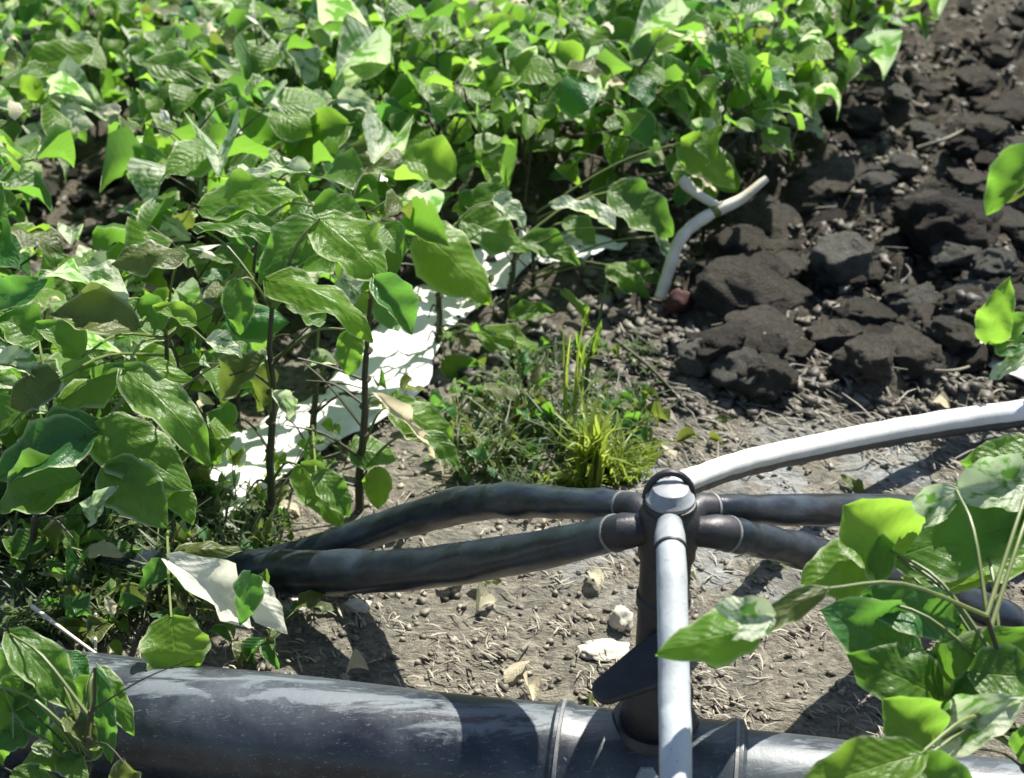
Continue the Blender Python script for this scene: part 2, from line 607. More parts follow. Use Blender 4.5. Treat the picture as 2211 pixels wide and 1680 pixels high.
# ------------------------------------------------------------------ white sheeting on the ground
def film(name, line, width, label, seed):
    pts = [Vector((*U(px, py, z=0.0).xy, 0)) for px, py in line]
    c = catmull(pts, 10)
    n = 12
    v, f = [], []
    for i, p in enumerate(c):
        t_ = Vector(c[min(i + 1, len(c) - 1)]) - Vector(c[max(i - 1, 0)])
        s_ = Vector((t_.y, -t_.x, 0)).normalized()
        wd = width * (1 + .35 * (mnoise.noise(Vector((i * .13, seed, 0)))))
        for k in range(n + 1):
            q = Vector(p) + s_ * wd * (k / n - .5 + .06 * mnoise.noise(Vector((i * .3, k * .2, seed))))
            z = gh(q.x, q.y) + .016 + .012 * abs(mnoise.noise(Vector((q.x * 18, q.y * 18, seed)))) + .006 * mnoise.noise(Vector((q.x * 60, q.y * 60, seed)))
            v.append((q.x, q.y, z))
    for i in range(len(c) - 1):
        for k in range(n):
            b = i * (n + 1) + k
            f.append((b, b + 1, b + n + 2, b + n + 1))
    o = link(name, mesh_from(name, v, f), M['film'])
    so = o.modifiers.new('thickness', 'SOLIDIFY')
    so.thickness = .0015
    return tag(o, label, 'sheeting', 'white sheeting lying on the soil')


film('plastic_sheet', [(400, 1130), (490, 1050), (620, 960), (770, 895), (860, 790), (930, 700), (1050, 630), (1180, 570), (1300, 530)], .125, 'long bright white strip of sheeting on the soil winding between the dark bean stems', 2.3)
film('plastic_sheet', [(2165, 850), (2210, 832), (2330, 800), (2500, 770)], .16, 'bright white scrap of sheeting at the right edge behind the white hose', 7.7)

# ------------------------------------------------------------------ main pipe with its coupling
RP = .060


def axis_at(px, py, r):
    """Axis point (z = RP) of a pipe lying across the view whose upper outline passes at this survey point."""
    a = math.atan((py - 840) / FPX) + rad(PITCH)
    Yv = ((CAM_H - RP) - r / math.cos(a)) / math.tan(a)
    q = U(px, py, Y=Yv)
    return Vector((q.x, Yv, RP))


pa, pb = axis_at(230, 1422, RP), axis_at(1190, 1520, RP)
dirm = (pb - pa).normalized()
c0 = axis_at(1200, 1520, RP)                     # left lip of the coupling
c1 = axis_at(1610, 1570, RP)
dirm = (c1 - pa).normalized()
c1 = c0 + dirm * ((c1 - c0).dot(dirm))
main = empty('main_pipe', c0)
tag(main, 'thick dusty black main pipe lying across the soil at the bottom', 'pipe')
start, end = c0 - dirm * 1.6, c1 + dirm * 1.5
def wavy(a, b, n, amp, seed):
    out = []
    for i in range(n + 1):
        p = a.lerp(b, i / n)
        out.append(p + Vector((0, amp * mnoise.noise(Vector((i * .35, seed, 0))), amp * .6 * mnoise.noise(Vector((i * .35, seed, 5))))))
    return out
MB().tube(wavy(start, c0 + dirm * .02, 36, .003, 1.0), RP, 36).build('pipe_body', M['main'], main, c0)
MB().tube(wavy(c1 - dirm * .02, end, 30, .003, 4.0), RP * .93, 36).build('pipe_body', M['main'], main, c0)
L = (c1 - c0).length
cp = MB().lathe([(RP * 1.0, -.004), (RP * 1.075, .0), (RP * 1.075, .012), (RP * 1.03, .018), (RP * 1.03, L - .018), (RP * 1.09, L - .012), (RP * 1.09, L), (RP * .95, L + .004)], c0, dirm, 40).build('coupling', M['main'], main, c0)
for q in (.0055, L - .006):
    rr = RP * (1.08 if q < .1 else 1.095)
    MB().lathe([(rr - .003, -.003), (rr + .0018, -.0015), (rr + .0018, .0015), (rr - .003, .003)], c0 + dirm * q, dirm, 40).build('rim', M['ring'], cp, c0).matrix_parent_inverse = Matrix()
HUBX = .1405
side_n = Vector((0, -.80, .60))
bp = c0 + dirm * ((U(1380, 1668, Y=.98) - c0).dot(dirm))
bolt_o = bp + Vector((0, -.045, .043)) * 1.02
MB().lathe([(.011, -.006), (.011, .004), (.009, .007), (.0, .0075)], bolt_o, (0, -.70, .72), 6).build('bolt', M['cap'], main, c0)

# ------------------------------------------------------------------ riser with valve and six outlets
hub0 = Vector((HUBX, 1.046, .10))
riser = empty('riser', hub0)
tag(riser, 'upright black riser with paddle valve standing on the main pipe, six outlets on its head', 'riser')
rp = lambda z: Vector((HUBX, 1.046, z))
MB().lathe([(.044, 0), (.044, .012), (.041, .016), (.040, .020)], rp(.106), (0, 0, 1), 32).build('saddle', M['black'], riser, hub0)
MB().lathe([(.031, 0), (.035, .006), (.035, .045), (.030, .052), (.027, .07)], rp(.116), (0, 0, 1), 28).build('valve_body', M['black'], riser, hub0)
# valve paddle: a flat tapered lever that reaches to the left, rounded at its end
ha = U(1425, 1425, Y=1.005)
hb = U(1282, 1505, Y=.985)
ax = (hb - ha).normalized()
nrm = (Vector((0, -.55, .83)) - ax * ax.dot(Vector((0, -.55, .83)))).normalized()
sd = ax.cross(nrm)
hl = (hb - ha).length
outline = []
for k in range(13):
    a = math.pi * (k / 12 - .5)
    outline.append((hl - .014 + math.cos(a) * .014, math.sin(a) * .0135))
outline += [(.0, .024), (-.02, .026), (-.02, -.026), (.0, -.024)]
v = [ha + ax * x + sd * y + nrm * h for h in (-.006, .006) for x, y in outline]
n = len(outline)
f = [tuple(range(n))[::-1], tuple(range(n, 2 * n))] + [(k, (k + 1) % n, n + (k + 1) % n, n + k) for k in range(n)]
mb = MB()
mb.v, mb.f = v, f
hd = mb.build('valve_handle', M['black'], riser, hub0)
bv = hd.modifiers.new('edge', 'BEVEL')
bv.width, bv.segments = .003, 2
MB().lathe([(.0235, 0), (.0235, .10), (.0255, .102), (.0255, .112), (.0235, .114), (.0235, .165)], rp(.165), (0, 0, 1), 28).build('riser_pipe', M['black'], riser, hub0)
hubb = MB().lathe([(.0235, 0), (.0265, .004), (.0265, .014), (.028, .018), (.028, .046), (.025, .054), (.021, .060)], rp(.318), (0, 0, 1), 32).build('hub', M['black'], riser, hub0)
capo = MB().lathe([(.021, 0), (.022, .003), (.022, .007), (.019, .010), (.016, .017), (.009, .020), (.0, .0205)], rp(.378), (0, 0, 1), 32).build('cap', M['cap'], riser, hub0)
MB().lathe([(.018, .0), (.0235, .001), (.0245, .004), (.0235, .007), (.018, .008)], rp(.374), (0, 0, 1), 32).build('seal_ring', M['black'], riser, hub0)
arc = []
for k in range(13):
    a = math.pi * k / 12
    arc.append(rp(.379) + Vector((math.cos(a) * .021, .008, math.sin(a) * .027)))
MB().tube(arc, .0034, 8).build('cap_handle', M['black'], riser, hub0)

# ------------------------------------------------------------------ six hoses
LAST = {}


def hose(name, pts, widths, mat, label, wob=.0015, squash=None):
    P3 = []
    for p in pts:
        P3.append(p if isinstance(p, Vector) else (U(p[0], p[1], z=p[2]) if len(p) == 3 else U(p[0], p[1], Y=p[3])))
    rr = [w_ / 2 * depth(p) / FPX for p, w_ in zip(P3, widths)]
    c = catmull([(*p, r) for p, r in zip(P3, rr)], 14)
    pp = [Vector(q[:3]) for q in c]
    pr = [max(.003, q[3] * (1 + .075 * mnoise.noise(Vector((i * .14, len(name), P3[0].x * 40))))) for i, q in enumerate(c)]
    for i, p in enumerate(pp):
        k = min(1, i / 12)
        p.z += wob * .6 * k * mnoise.noise(Vector((i * .25, P3[1].x * 30, 2)))
    sq = None
    if squash:
        sq = [1 - (1 - squash) * min(1, i / 25) for i in range(len(pp))]
    if mat is M['white_hose']:
        pr = [q[3] for q in c]
    o = MB().tube(pp, pr, 28, True, sq, .09 if mat is M['hose'] else .02).build(name, mat, None, pp[0])
    LAST.update(o=o, pp=pp, pr=pr)
    o.location = pp[0]
    tag(o, label, 'hose', 'hoses fanning out from the riser head')
    d = (pp[2] - pp[0]).normalized()
    return pp[0], d, pr[0]


hs = [
    ('hose', [(1352, 1146, .352), (1290, 1160, .325), (1100, 1200, .235), (900, 1228, .145), (700, 1236, .075), (560, 1230, .035), (420, 1222, .028), (230, 1214, .024)], [72, 78, 86, 92, 95, 88, 76, 60], M['hose'], 'black hose sweeping left from the riser in front of the humped one, dusty blue sheen'),
    ('hose', [(1372, 1094, .34), (1300, 1090, .32), (1180, 1084, .28), (1060, 1082, .235), (950, 1102, .17), (820, 1142, .09), (700, 1180, .05), (600, 1207, .03), (480, 1224, .02)], [58, 66, 70, 80, 76, 72, 66, 60, 50], M['hose'], 'black hose humped up behind the other left hose beside the yellow grass tuft'),
    ('hose', [(1505, 1098, .342), (1600, 1100, .325), (1750, 1101, .28), (1900, 1101, .22), (2050, 1108, .14), (2211, 1125, .06), (2350, 1140, .03), Vector((1.1, 1.5, .022)), Vector((1.9, 1.5, .022))], [58, 66, 70, 68, 68, 66, 64, 58, 54], M['hose'], 'black hose running level to the right just below the white hose'),
    ('hose', [(1545, 1148, .347), (1600, 1158, .33), (1680, 1176, .30), (1770, 1200, .26), (1880, 1235, .19), (2000, 1270, .12), (2150, 1325, .06), (2300, 1390, .03), Vector((1.0, 1.12, .022)), Vector((1.7, .98, .022))], [70, 74, 76, 77, 78, 78, 78, 76, 62, 52], M['hose'], 'black hose dropping right from the riser and passing under the big leaves'),
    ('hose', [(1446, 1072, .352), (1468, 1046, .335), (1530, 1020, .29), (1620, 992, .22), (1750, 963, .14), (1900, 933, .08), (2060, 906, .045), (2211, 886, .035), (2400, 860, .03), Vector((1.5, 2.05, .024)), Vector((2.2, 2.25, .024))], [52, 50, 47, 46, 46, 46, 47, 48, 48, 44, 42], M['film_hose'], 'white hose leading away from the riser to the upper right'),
    ('hose', [(1446, 1158, 0, 1.005), (1450, 1220, 0, .97), (1453, 1350, 0, .92), (1456, 1500, 0, .87), (1459, 1690, 0, .80), Vector((.107, .55, .18)), Vector((.09, .2, .05)), Vector((.08, -.3, .03))], [60, 65, 67, 69, 71, 71, 71, 71], M['white_hose'], 'pale grey white hose coming forward from the riser over the main pipe'),
]
for a in hs:
    p, d, r = hose(*a)
    if a[3] is M['film_hose']:                                   # shade along its lower edge, built as a black tube
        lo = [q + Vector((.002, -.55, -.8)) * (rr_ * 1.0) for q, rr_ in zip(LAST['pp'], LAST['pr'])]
        MB().tube(lo[6:], [rr_ * (.55 + .1 * mnoise.noise(Vector((i * .5, 3, 1)))) for i, rr_ in enumerate(LAST['pr'][6:])], 10).build('underside_shade', M['black'], LAST['o'], LAST['pp'][0])
    hc = Vector((HUBX, 1.046, p.z))
    inner = p + (hc - p) * .75
    nz = MB().tube([inner, p.lerp(inner, .3), p, p + d * .016], [r * .82, r * 1.02, r * 1.12, r * 1.14], 22).build('outlet', M['black'] if a[3] is M['hose'] else M['cap'], riser, hub0)
    MB().lathe([(r * 1.0, -.0022), (r * 1.2, -.0012), (r * 1.2, .0012), (r * 1.0, .0022)], p + d * .017, d, 26).build('clamp_ring', M['ring'] if a[3] is M['hose'] else M['black'], nz, hub0)

# ------------------------------------------------------------------ leaves
def leaf_mesh(name, nu, nv, arch, fold, wave, twist, seed, curl=0.0, blunt=False, rip=.05, hook=0.0):
    v, f, uv = [], [], []
    rr = random.Random(seed)
    ph = rr.uniform(0, 6)
    for j in range(nv + 1):
        t_ = j / nv
        e0, e1 = (.50, .92) if not blunt else (.55, .62)
        tm = e0 / (e0 + e1)
        wd = .5 * t_ ** e0 * (1 - t_) ** e1 / (tm ** e0 * (1 - tm) ** e1)
        if j == 0:
            wd = .05
        if j == nv:
            wd = .004
        for i in range(nu + 1):
            u = i / nu * 2 - 1
            x = u * wd * (1 + .07 * math.sin(t_ * 13 + ph + (1.7 if u > 0 else 0)) + .04 * math.sin(t_ * 31 + ph * 2 + (1 if u > 0 else 0)))
            y = t_ - (.05 * abs(u) * (1 - t_) if t_ < .2 else 0)
            z = arch * 4 * t_ * (1 - t_) + fold * abs(u) * wd * 2 + wave * math.sin(ph + t_ * 9 + (2.2 if u > 0 else 0)) * abs(u) ** 1.5 + twist * u * wd * (t_ - .5) * 2
            z += curl * abs(u) ** 3 * wd * math.sin(t_ * 3.1) * (1 if u > 0 else .6)
            z += rip * math.sin(t_ * 17 + ph * 3 + u * 2.5) * abs(u) * wd * 2
            y -= hook * t_ ** 3 * .25
            z -= hook * t_ ** 4 * .35
            z += .012 * math.sin(t_ * 23 + abs(u) * 6 + ph) * (1 - abs(u))
            v.append((x, y, z))
    for j in range(nv):
        for i in range(nu):
            b = j * (nu + 1) + i
            f.append((b, b + 1, b + nu + 2, b + nu + 1))
    me = mesh_from(name, v, f)
    l = me.uv_layers.new(name='UVMap')
    lu = np.zeros(len(me.loops) * 2)
    for k, lp in enumerate(me.loops):
        j, i = divmod(lp.vertex_index, nu + 1)
        lu[2 * k], lu[2 * k + 1] = i / nu, j / nv
    l.data.foreach_set('uv', lu)
    me.polygons.foreach_set('use_smooth', np.ones(len(me.polygons), dtype=bool))
    return me


MASS = [('leaf', .42), ('leaf_bright', .335), ('leaf_blue', .09), ('leaf_olive', .06), ('leaf_pale', .095)]  # leaf_pale share also puts the stand's white glints into leaf colour
LOW = {}
for mn, _ in MASS + [('leaf_cream', 0), ('leaf_white', 0)]:
    LOW[mn] = []
    for k in range(8):
        me = leaf_mesh('leaf', 4, 6, R.uniform(.02, .2), R.uniform(-.4, .6), R.uniform(.03, .09), R.uniform(-.8, .8), k * 7 + len(mn), R.uniform(-.5, 1.1), False, R.uniform(.03, .09), R.choice((0, 0, .4, .8)))
        me.materials.append(M[mn])
        LOW[mn].append(me)
HI = {}


def hi_leaf(mn, arch, fold, curl, wave, twist, blunt):
    key = (mn, arch, fold, curl, wave, twist, blunt)
    if key not in HI:
        me = leaf_mesh('leaf', 10, 14, arch, fold, wave, twist, len(HI) * 3 + 1, curl, blunt, .06)
        me.materials.append(M[mn])
        HI[key] = me
    return HI[key]


def frame(axis, nrm, width, length):
    y = axis.normalized()
    n = nrm - y * nrm.dot(y)
    n = n.normalized() if n.length > 1e-5 else y.orthogonal().normalized()
    x = y.cross(n).normalized()
    return Matrix(((x.x * width, y.x * length, n.x * length, 0), (x.y * width, y.y * length, n.y * length, 0), (x.z * width, y.z * length, n.z * length, 0), (0, 0, 0, 1)))


def pick_mat(r):
    q, s = r.random(), 0
    for mn, p in MASS:
        s += p
        if q < s:
            return mn
    return 'leaf'


def proto_plant(seed, height, nodes, spread):
    """A bean plant at the origin: one stem mesh with its petioles, leaves as separate parts; returned as (empty, parts)."""
    r = random.Random(seed)
    root = empty('bean_plant', (0, 0, 0))
    mb = MB()
    lean = Vector((r.uniform(-.05, .05), r.uniform(-.05, .05), 0))
    sp = [Vector((0, 0, -.02)) + lean * t_ ** 2 + Vector((r.uniform(-1, 1), r.uniform(-1, 1), 0)) * .006 + Vector((0, 0, (height + .02) * t_)) for t_ in [k / 6 for k in range(7)]]
    mb.tube(sp, [.0042 - .0026 * k / 6 for k in range(7)], 6)
    az = r.uniform(0, 6.28)
    parts = []
    for k in range(nodes):
        t_ = .35 + .65 * (k + 1) / nodes
        h = height * t_
        a = sp[min(6, int(t_ * 6))].copy()
        a.z = h - .01
        az += 2.4 + r.uniform(-.5, .5)
        pl = spread * (.75 + .5 * r.random()) * (1.1 - .45 * max(0, t_ - .7) / .3)
        el = rad(r.uniform(18, 50))
        e = a + Vector((math.cos(az) * math.cos(el), math.sin(az) * math.cos(el), math.sin(el))) * pl
        midp = a.lerp(e, .5) + Vector((0, 0, .012))
        mb.tube([a, midp, e], [.0017, .0014, .0011], 5)
        size = r.uniform(.05, .098) * (.8 if k == nodes - 1 else 1)
        for j, da in enumerate((0, 1.35, -1.35)):
            if j and r.random() < .12:
                continue
            la = az + da + r.uniform(-.3, .3)
            droop = rad(r.uniform(-5, 55))
            d = Vector((math.cos(la) * math.cos(droop), math.sin(la) * math.cos(droop), -math.sin(droop)))
            st = e + d * .012 if j else e + d * .02
            up = Vector((r.gauss(0, .38), r.gauss(0, .38), 1))
            mn = pick_mat(r)
            s = size * r.uniform(.82, 1.1)
            o = link('leaf', r.choice(LOW[mn]), None, root)
            o.matrix_basis = Matrix.Translation(st) @ frame(d, up, s * r.uniform(.62, .9), s)
            parts.append(o)
    for k in range(7):  # small, mostly pale leaves, partly sun glints put into leaf colour
        az2, rr2 = r.uniform(0, 6.28), spread * r.uniform(.1, 1.3)
        la, droop = r.uniform(0, 6.28), r.uniform(-.9, .6)
        o = link('leaf', r.choice(LOW[r.choice(('leaf_pale', 'leaf_white', 'leaf_bright', 'leaf_cream'))]), None, root)
        d = Vector((math.cos(la) * math.cos(droop), math.sin(la) * math.cos(droop), -math.sin(droop)))
        s = r.uniform(.016, .042)
        o.matrix_basis = Matrix.Translation(Vector((math.cos(az2) * rr2, math.sin(az2) * rr2, height * r.uniform(.55, 1.12)))) @ frame(d, Vector((r.gauss(0, .6), r.gauss(0, .6), 1)), s * r.uniform(.35, .6), s)
        parts.append(o)
    parts.append(mb.build('stem', M['stem'], root, angle=0))
    return root, parts


# ---- near plants whose leaves the photograph shows one by one
plants = {}
DEFOC = {}


def near_plant(key, base, label, top=None, Yv=None, r0=.0055, stem=True):
    """base, top: survey points of stem foot and tip (foot on the ground)."""
    b = U(*base, z=0.0)
    b.z = gh(b.x, b.y)
    root = empty('bean_plant', b)
    tag(root, label, 'plant', 'bean plants')
    tp = U(*top, Y=b.y) if top else b + Vector((0, 0, .3))
    pts = [b + Vector((0, 0, -.02))] + [b.lerp(tp, k / 6) + Vector((R.uniform(-1, 1), R.uniform(-1, 1), 0)) * .004 for k in range(1, 6)] + [tp]
    mb = MB().tube(pts, [r0 * (1 - .09 * k) for k in range(7)], 8)
    for k in range(6):
        a_ = b.lerp(tp, .12 + .13 * k + R.uniform(-.03, .03))
        az, ln = R.uniform(0, 6.28), R.uniform(.05, .12)
        o_ = Vector((math.cos(az), math.sin(az) * .7, R.uniform(.1, .7))) * ln
        c_ = [Vector(q) for q in catmull([a_, a_ + o_ * .5 + Vector((0, 0, .012)), a_ + o_ + Vector((0, 0, R.uniform(-.015, .02)))], 3)]
        mb.tube(c_, [r0 * (.36 - .22 * i / len(c_)) for i in range(len(c_))], 5)
        nd = b.lerp(tp, .12 + .13 * k)
        mb.tube([nd - Vector((0, 0, .005)), nd, nd + Vector((0, 0, .005))], [r0 * .6, r0 * 1.25, r0 * .6], 7)
    mb.build('stem', M['stem'], root, b)
    plants[key] = (root, b, tp)
    return root


def hero(key, S, base, tip, wpx, mat='leaf', dyb=0.0, dyt=-.03, m=.45, arch=.1, fold=.12, curl=None, wave=.05, twist=None, blunt=False, roll=0.0, pet=True, reach=.28):
    curl = R.choice((-.3, .3, .6)) if curl is None else curl
    twist = R.choice((-.3, 0, .3)) if twist is None else twist
    root, b, tp = plants[key]
    dyb -= .1 if key == 'P0' else 0
    reach = .2 if key == 'PR' and reach < .3 else reach
    pb_ = U(*S(*base), Y=b.y + dyb)
    pt_ = U(*S(*tip), Y=b.y + dyb + dyt)
    ax_ = pt_ - pb_
    Lw = ax_.length
    cv = (CAMP - pb_).normalized()
    nr = Vector((0, 0, 1)) * (1 - m) + cv * m
    if roll:
        nr = Matrix.Rotation(rad(roll), 3, ax_.normalized()) @ nr
    wd = wpx * SC[S] * depth(pb_) / FPX
    k_ = min(1, wd / Lw)
    fold, curl, twist = round(fold * k_, 2), round(curl * k_, 1), round(twist * k_, 1)
    o = link('leaf', hi_leaf(mat, arch, fold, curl, wave, twist, blunt), None, root)
    o.matrix_basis = Matrix.Translation(pb_ - b) @ frame(ax_, nr, wd, Lw)
    if pet:
        # petiole from the stem to the leaf base
        zz = max(b.z + .03, min(tp.z, pb_.z - .05))
        k = (zz - b.z) / max(.05, (tp.z - b.z))
        a = b.lerp(tp, min(1, max(0, k)))
        if (a - pb_).length < reach:
            mid = a.lerp(pb_, .55) + Vector((0, 0, .018))
            c_ = [Vector(q) for q in catmull([a, mid, pb_], 4)]
            MB().tube(c_, [.0021 - .0009 * i / len(c_) for i in range(len(c_))], 6).build('petiole', M['petiole'], root, b)
    return o


near_plant('P0', S4(890, 1640), 'large leaved bean plant left of the stems with a broad arching top leaf', S4(850, 640))
near_plant('P1', S4(1380, 1668), 'bean plant on a bare dark straight stem just behind the left hose ends', S4(1395, 520), r0=.0062)
near_plant('P2', S4(1590, 1345), 'slim dark bean stem standing in front of the white strip, second behind the left hoses', S4(1635, 560), r0=.0058)
near_plant('P3', S4(1842, 1585), 'bean plant with a small oval hanging leaf at its foot beside the humped hose', S4(1900, 480), r0=.0062)
near_plant('P4', S7(352, 985), 'bean plant whose broad bright leaf hangs over the middle of the white strip', S7(375, 380), r0=.006)
near_plant('P5', S7(702, 825), 'dark stemmed bean plant at the far end of the white strip', S7(765, 330), r0=.005)
near_plant('P6', S7(842, 700), 'thin bean plant behind the tall weed stalk with a drooping narrow leaf', S7(860, 250), r0=.0045)
near_plant('PL', (60, 1270), 'leafy bean plant at the left edge with overlapping dark lower leaves', (110, 860))
near_plant('PW', (330, 1330), 'low bean plant with one white folded leaf hanging below the left hose', (375, 1120), r0=.0035)
near_plant('PB', (170, 1850), 'bean plant at the bottom left corner draping leaves over the main pipe', (205, 1440), r0=.003)
near_plant('PR', (2290, 1960), 'big leaved bean plant at the right in front of the black hoses', (2130, 1330), r0=.0045)
near_plant('PE', (2330, 880), 'bean plant peeking in at the right edge above the white hose', (2290, 560))
near_plant('PF', (2330, 640), 'far bean plant peeking in at the right edge above the tilled soil', (2300, 340))

# P0 cluster
hero('P0', S4, (320, 1020), (985, 885), 300, 'leaf_bright', -.04, .02, .35, .2, -.25, roll=-10)
hero('P0', S4, (640, 850), (1085, 1345), 260, 'leaf', -.07, -.04, .5, .22, -.2)
hero('P0', S4, (500, 1150), (990, 1465), 330, 'leaf', -.09, -.02, .65, .08, .1)
hero('P0', S4, (470, 1190), (-20, 1410), 290, 'leaf_blue', -.10, -.02, .5)
hero('P0', S4, (545, 1350), (860, 1660), 300, 'leaf', -.12, -.03, .6, .1, .25)
hero('P0', S4, (400, 1410), (-20, 1570), 300, 'leaf', -.13, -.01, .55)
hero('P0', S4, (210, 1190), (580, 1140), 210, 'leaf_blue', -.08, .0, .6)
hero('P0', S4, (940, 250), (560, 310), 210, 'leaf_olive', .02, .0, .4, .12, -.3)
hero('P0', S4, (640, 490), (200, 360), 220, 'leaf_pale', .0, .02, .25, .05, .5, wave=.08, roll=30)
hero('P0', S4, (700, 640), (260, 560), 260, 'leaf_olive', -.02, .0, .5)
hero('P0', S4, (830, 640), (640, 500), 190, 'leaf', .02, .02, .5)
hero('P0', S4, (1000, 610), (780, 520), 110, 'leaf_bright', -.03, .0, .5)
hero('P0', S4, (300, 900), (60, 1040), 250, 'leaf_olive', -.05, .0, .55)
hero('P0', S4, (420, 780), (180, 600), 180, 'leaf', -.04, .0, .5)
hero('P0', S4, (880, 1420), (990, 1640), 150, 'leaf_bright', -.1, -.02, .5)
hero('P0', S4, (1060, 700), (1240, 790), 130, 'leaf_pale', .0, .0, .3, .1, .4)
hero('P0', S4, (700, 900), (450, 1010), 200, 'leaf', -.02, .02, .5)
hero('P0', S4, (470, 1620), (600, 1440), 130, 'leaf_pale', -.15, .0, .5, .1, .4)
# P1..P3
hero('P1', S4, (1220, 385), (1230, 670), 170, 'leaf', -.02, -.02, .6)
hero('P1', S4, (1640, 90), (1330, 410), 270, 'leaf', .05, -.04, .45, .1, -.2)
hero('P1', S4, (1640, 70), (1990, 410), 330, 'leaf_bright', .04, -.04, .5, .1, -.2)
hero('P1', S4, (1010, 110), (1530, 210), 150, 'leaf', .06, .0, .35, .15, -.3)
hero('P1', S4, (1380, 395), (1915, 700), 230, 'leaf_bright', -.03, -.03, .4, .25, -.3)
hero('P1', S4, (1800, 640), (1790, 880), 150, 'leaf', -.01, -.01, .6)
hero('P1', S4, (1350, 800), (1130, 1010), 220, 'leaf_olive', -.02, .02, .5)
hero('P1', S4, (1400, 830), (1330, 1060), 160, 'leaf_olive', .03, .02, .5)
hero('P1', S4, (1400, 960), (1480, 1110), 110, 'leaf_pale', -.03, .0, .3, .1, .4)
hero('P1', S4, (1540, 1340), (1760, 1660), 220, 'leaf_bright', -.03, -.03, .5, .12, -.25)
hero('P1', S4, (1560, 300), (1380, 470), 180, 'leaf', .02, .0, .5)
hero('P2', S4, (1620, 1380), (1790, 1600), 170, 'leaf', -.2, -.02, .5)
hero('P2', S4, (1660, 590), (1460, 500), 190, 'leaf', -.02, .0, .5)
hero('P2', S4, (1720, 820), (1560, 850), 90, 'leaf_pale', -.01, .0, .25, .15, .5)
hero('P3', S4, (1930, 1350), (1940, 1560), 150, 'leaf_bright', -.01, -.01, .75)
hero('P3', S4, (1800, 1260), (2040, 1300), 190, 'leaf', .0, .02, .5, .15, -.2)
hero('P3', S7, (120, 1240), (440, 1440), 230, 'leaf_bright', .03, .0, .65, .12, -.15)
hero('P3', S7, (30, 1190), (330, 1510), 75, 'leaf_cream', .01, .0, .4, .1, .5)
hero('P3', S7, (300, 1380), (470, 1560), 110, 'leaf', .01, -.01, .5)
hero('P3', S7, (30, 590), (225, 880), 190, 'leaf_blue', -.05, -.02, .5, .1, .4)
hero('P3', S4, (1940, 420), (2100, 640), 150, 'leaf', .0, .0, .4, .1, .35)
hero('P4', S7, (270, 345), (625, 720), 330, 'leaf_bright', -.05, -.03, .55, .1, -.12)
hero('P4', S7, (480, 290), (820, 460), 230, 'leaf', .04, .0, .5)
hero('P4', S7, (640, 190), (800, 330), 150, 'leaf_pale', .05, .0, .3, .1, .3)
hero('P4', S7, (570, 870), (975, 1060), 170, 'leaf_bright', .0, -.02, .45, .2, -.3)
hero('P4', S7, (395, 1010), (815, 1380), 160, 'leaf_bright', -.06, -.03, .5, .15, -.2)
hero('P4', S7, (300, 1130), (480, 1200), 110, 'leaf_pale', .0, .0, .35, .1, .3)
hero('P4', S7, (60, 290), (180, 410), 120, 'leaf_cream', .04, .0, .6)
hero('P4', S4, (1700, 60), (1560, -60), 170, 'leaf', .05, .0, .5)
hero('P5', S7, (1240, 140), (1560, 370), 260, 'leaf', .1, -.02, .6, .08, .1)
hero('P5', S7, (1250, 330), (920, 210), 170, 'leaf_pale', .0, .02, .35, .08, .4, roll=15)
hero('P5', S7, (720, 790), (950, 760), 130, 'leaf', -.02, .0, .5)
hero('P5', S7, (800, 400), (1080, 520), 180, 'leaf', .0, .0, .5)
hero('P5', S7, (480, 230), (720, 120), 160, 'leaf', .04, .0, .5)
hero('P5', S7, (1000, 650), (1130, 840), 70, 'leaf_bright', -.05, .0, .4, .15, -.2)
hero('P6', S7, (1230, 520), (1440, 690), 150, 'leaf_bright', -.02, -.02, .5, .15, -.3)
hero('P6', S7, (1290, 560), (1520, 620), 140, 'leaf', .02, .0, .5)
hero('P6', S7, (1600, -110), (1885, 130), 200, 'leaf_bright', .08, -.02, .6)
hero('P6', S7, (1610, 30), (1780, 150), 90, 'leaf_cream', .1, .0, .3, .1, .4)
hero('P6', S7, (1480, 370), (1540, 520), 80, 'leaf_pale', .05, .0, .4)
hero('P6', S7, (1000, 300), (1170, 420), 150, 'leaf', .03, .0, .5)
# left edge
hero('PL', S4, (-60, 640), (240, 380), 260, 'leaf_blue', .1, .0, .5)
hero('PL', S4, (200, 700), (-40, 560), 240, 'leaf', .06, .0, .5)
hero('PL', S4, (-20, 820), (230, 900), 170, 'leaf_pale', .0, .0, .3, .1, .4)
hero('PL', S4, (120, 1050), (-60, 1180), 240, 'leaf', .0, .0, .5)
hero('PL', S2, (220, 430), (40, 520), 160, 'leaf', .0, -.01, .5)
hero('PL', S2, (260, 480), (330, 330), 120, 'leaf_olive', .0, .0, .5)
hero('PL', S2, (430, 500), (610, 520), 100, 'leaf_cream', .0, .0, .4)
hero('PL', S2, (400, 660), (190, 600), 70, 'leaf_cream', -.02, .0, .4)
hero('PL', S2, (130, 560), (10, 420), 130, 'leaf', .0, .0, .5)
hero('PL', S2, (440, 640), (480, 760), 110, 'leaf_olive', -.02, .0, .5)
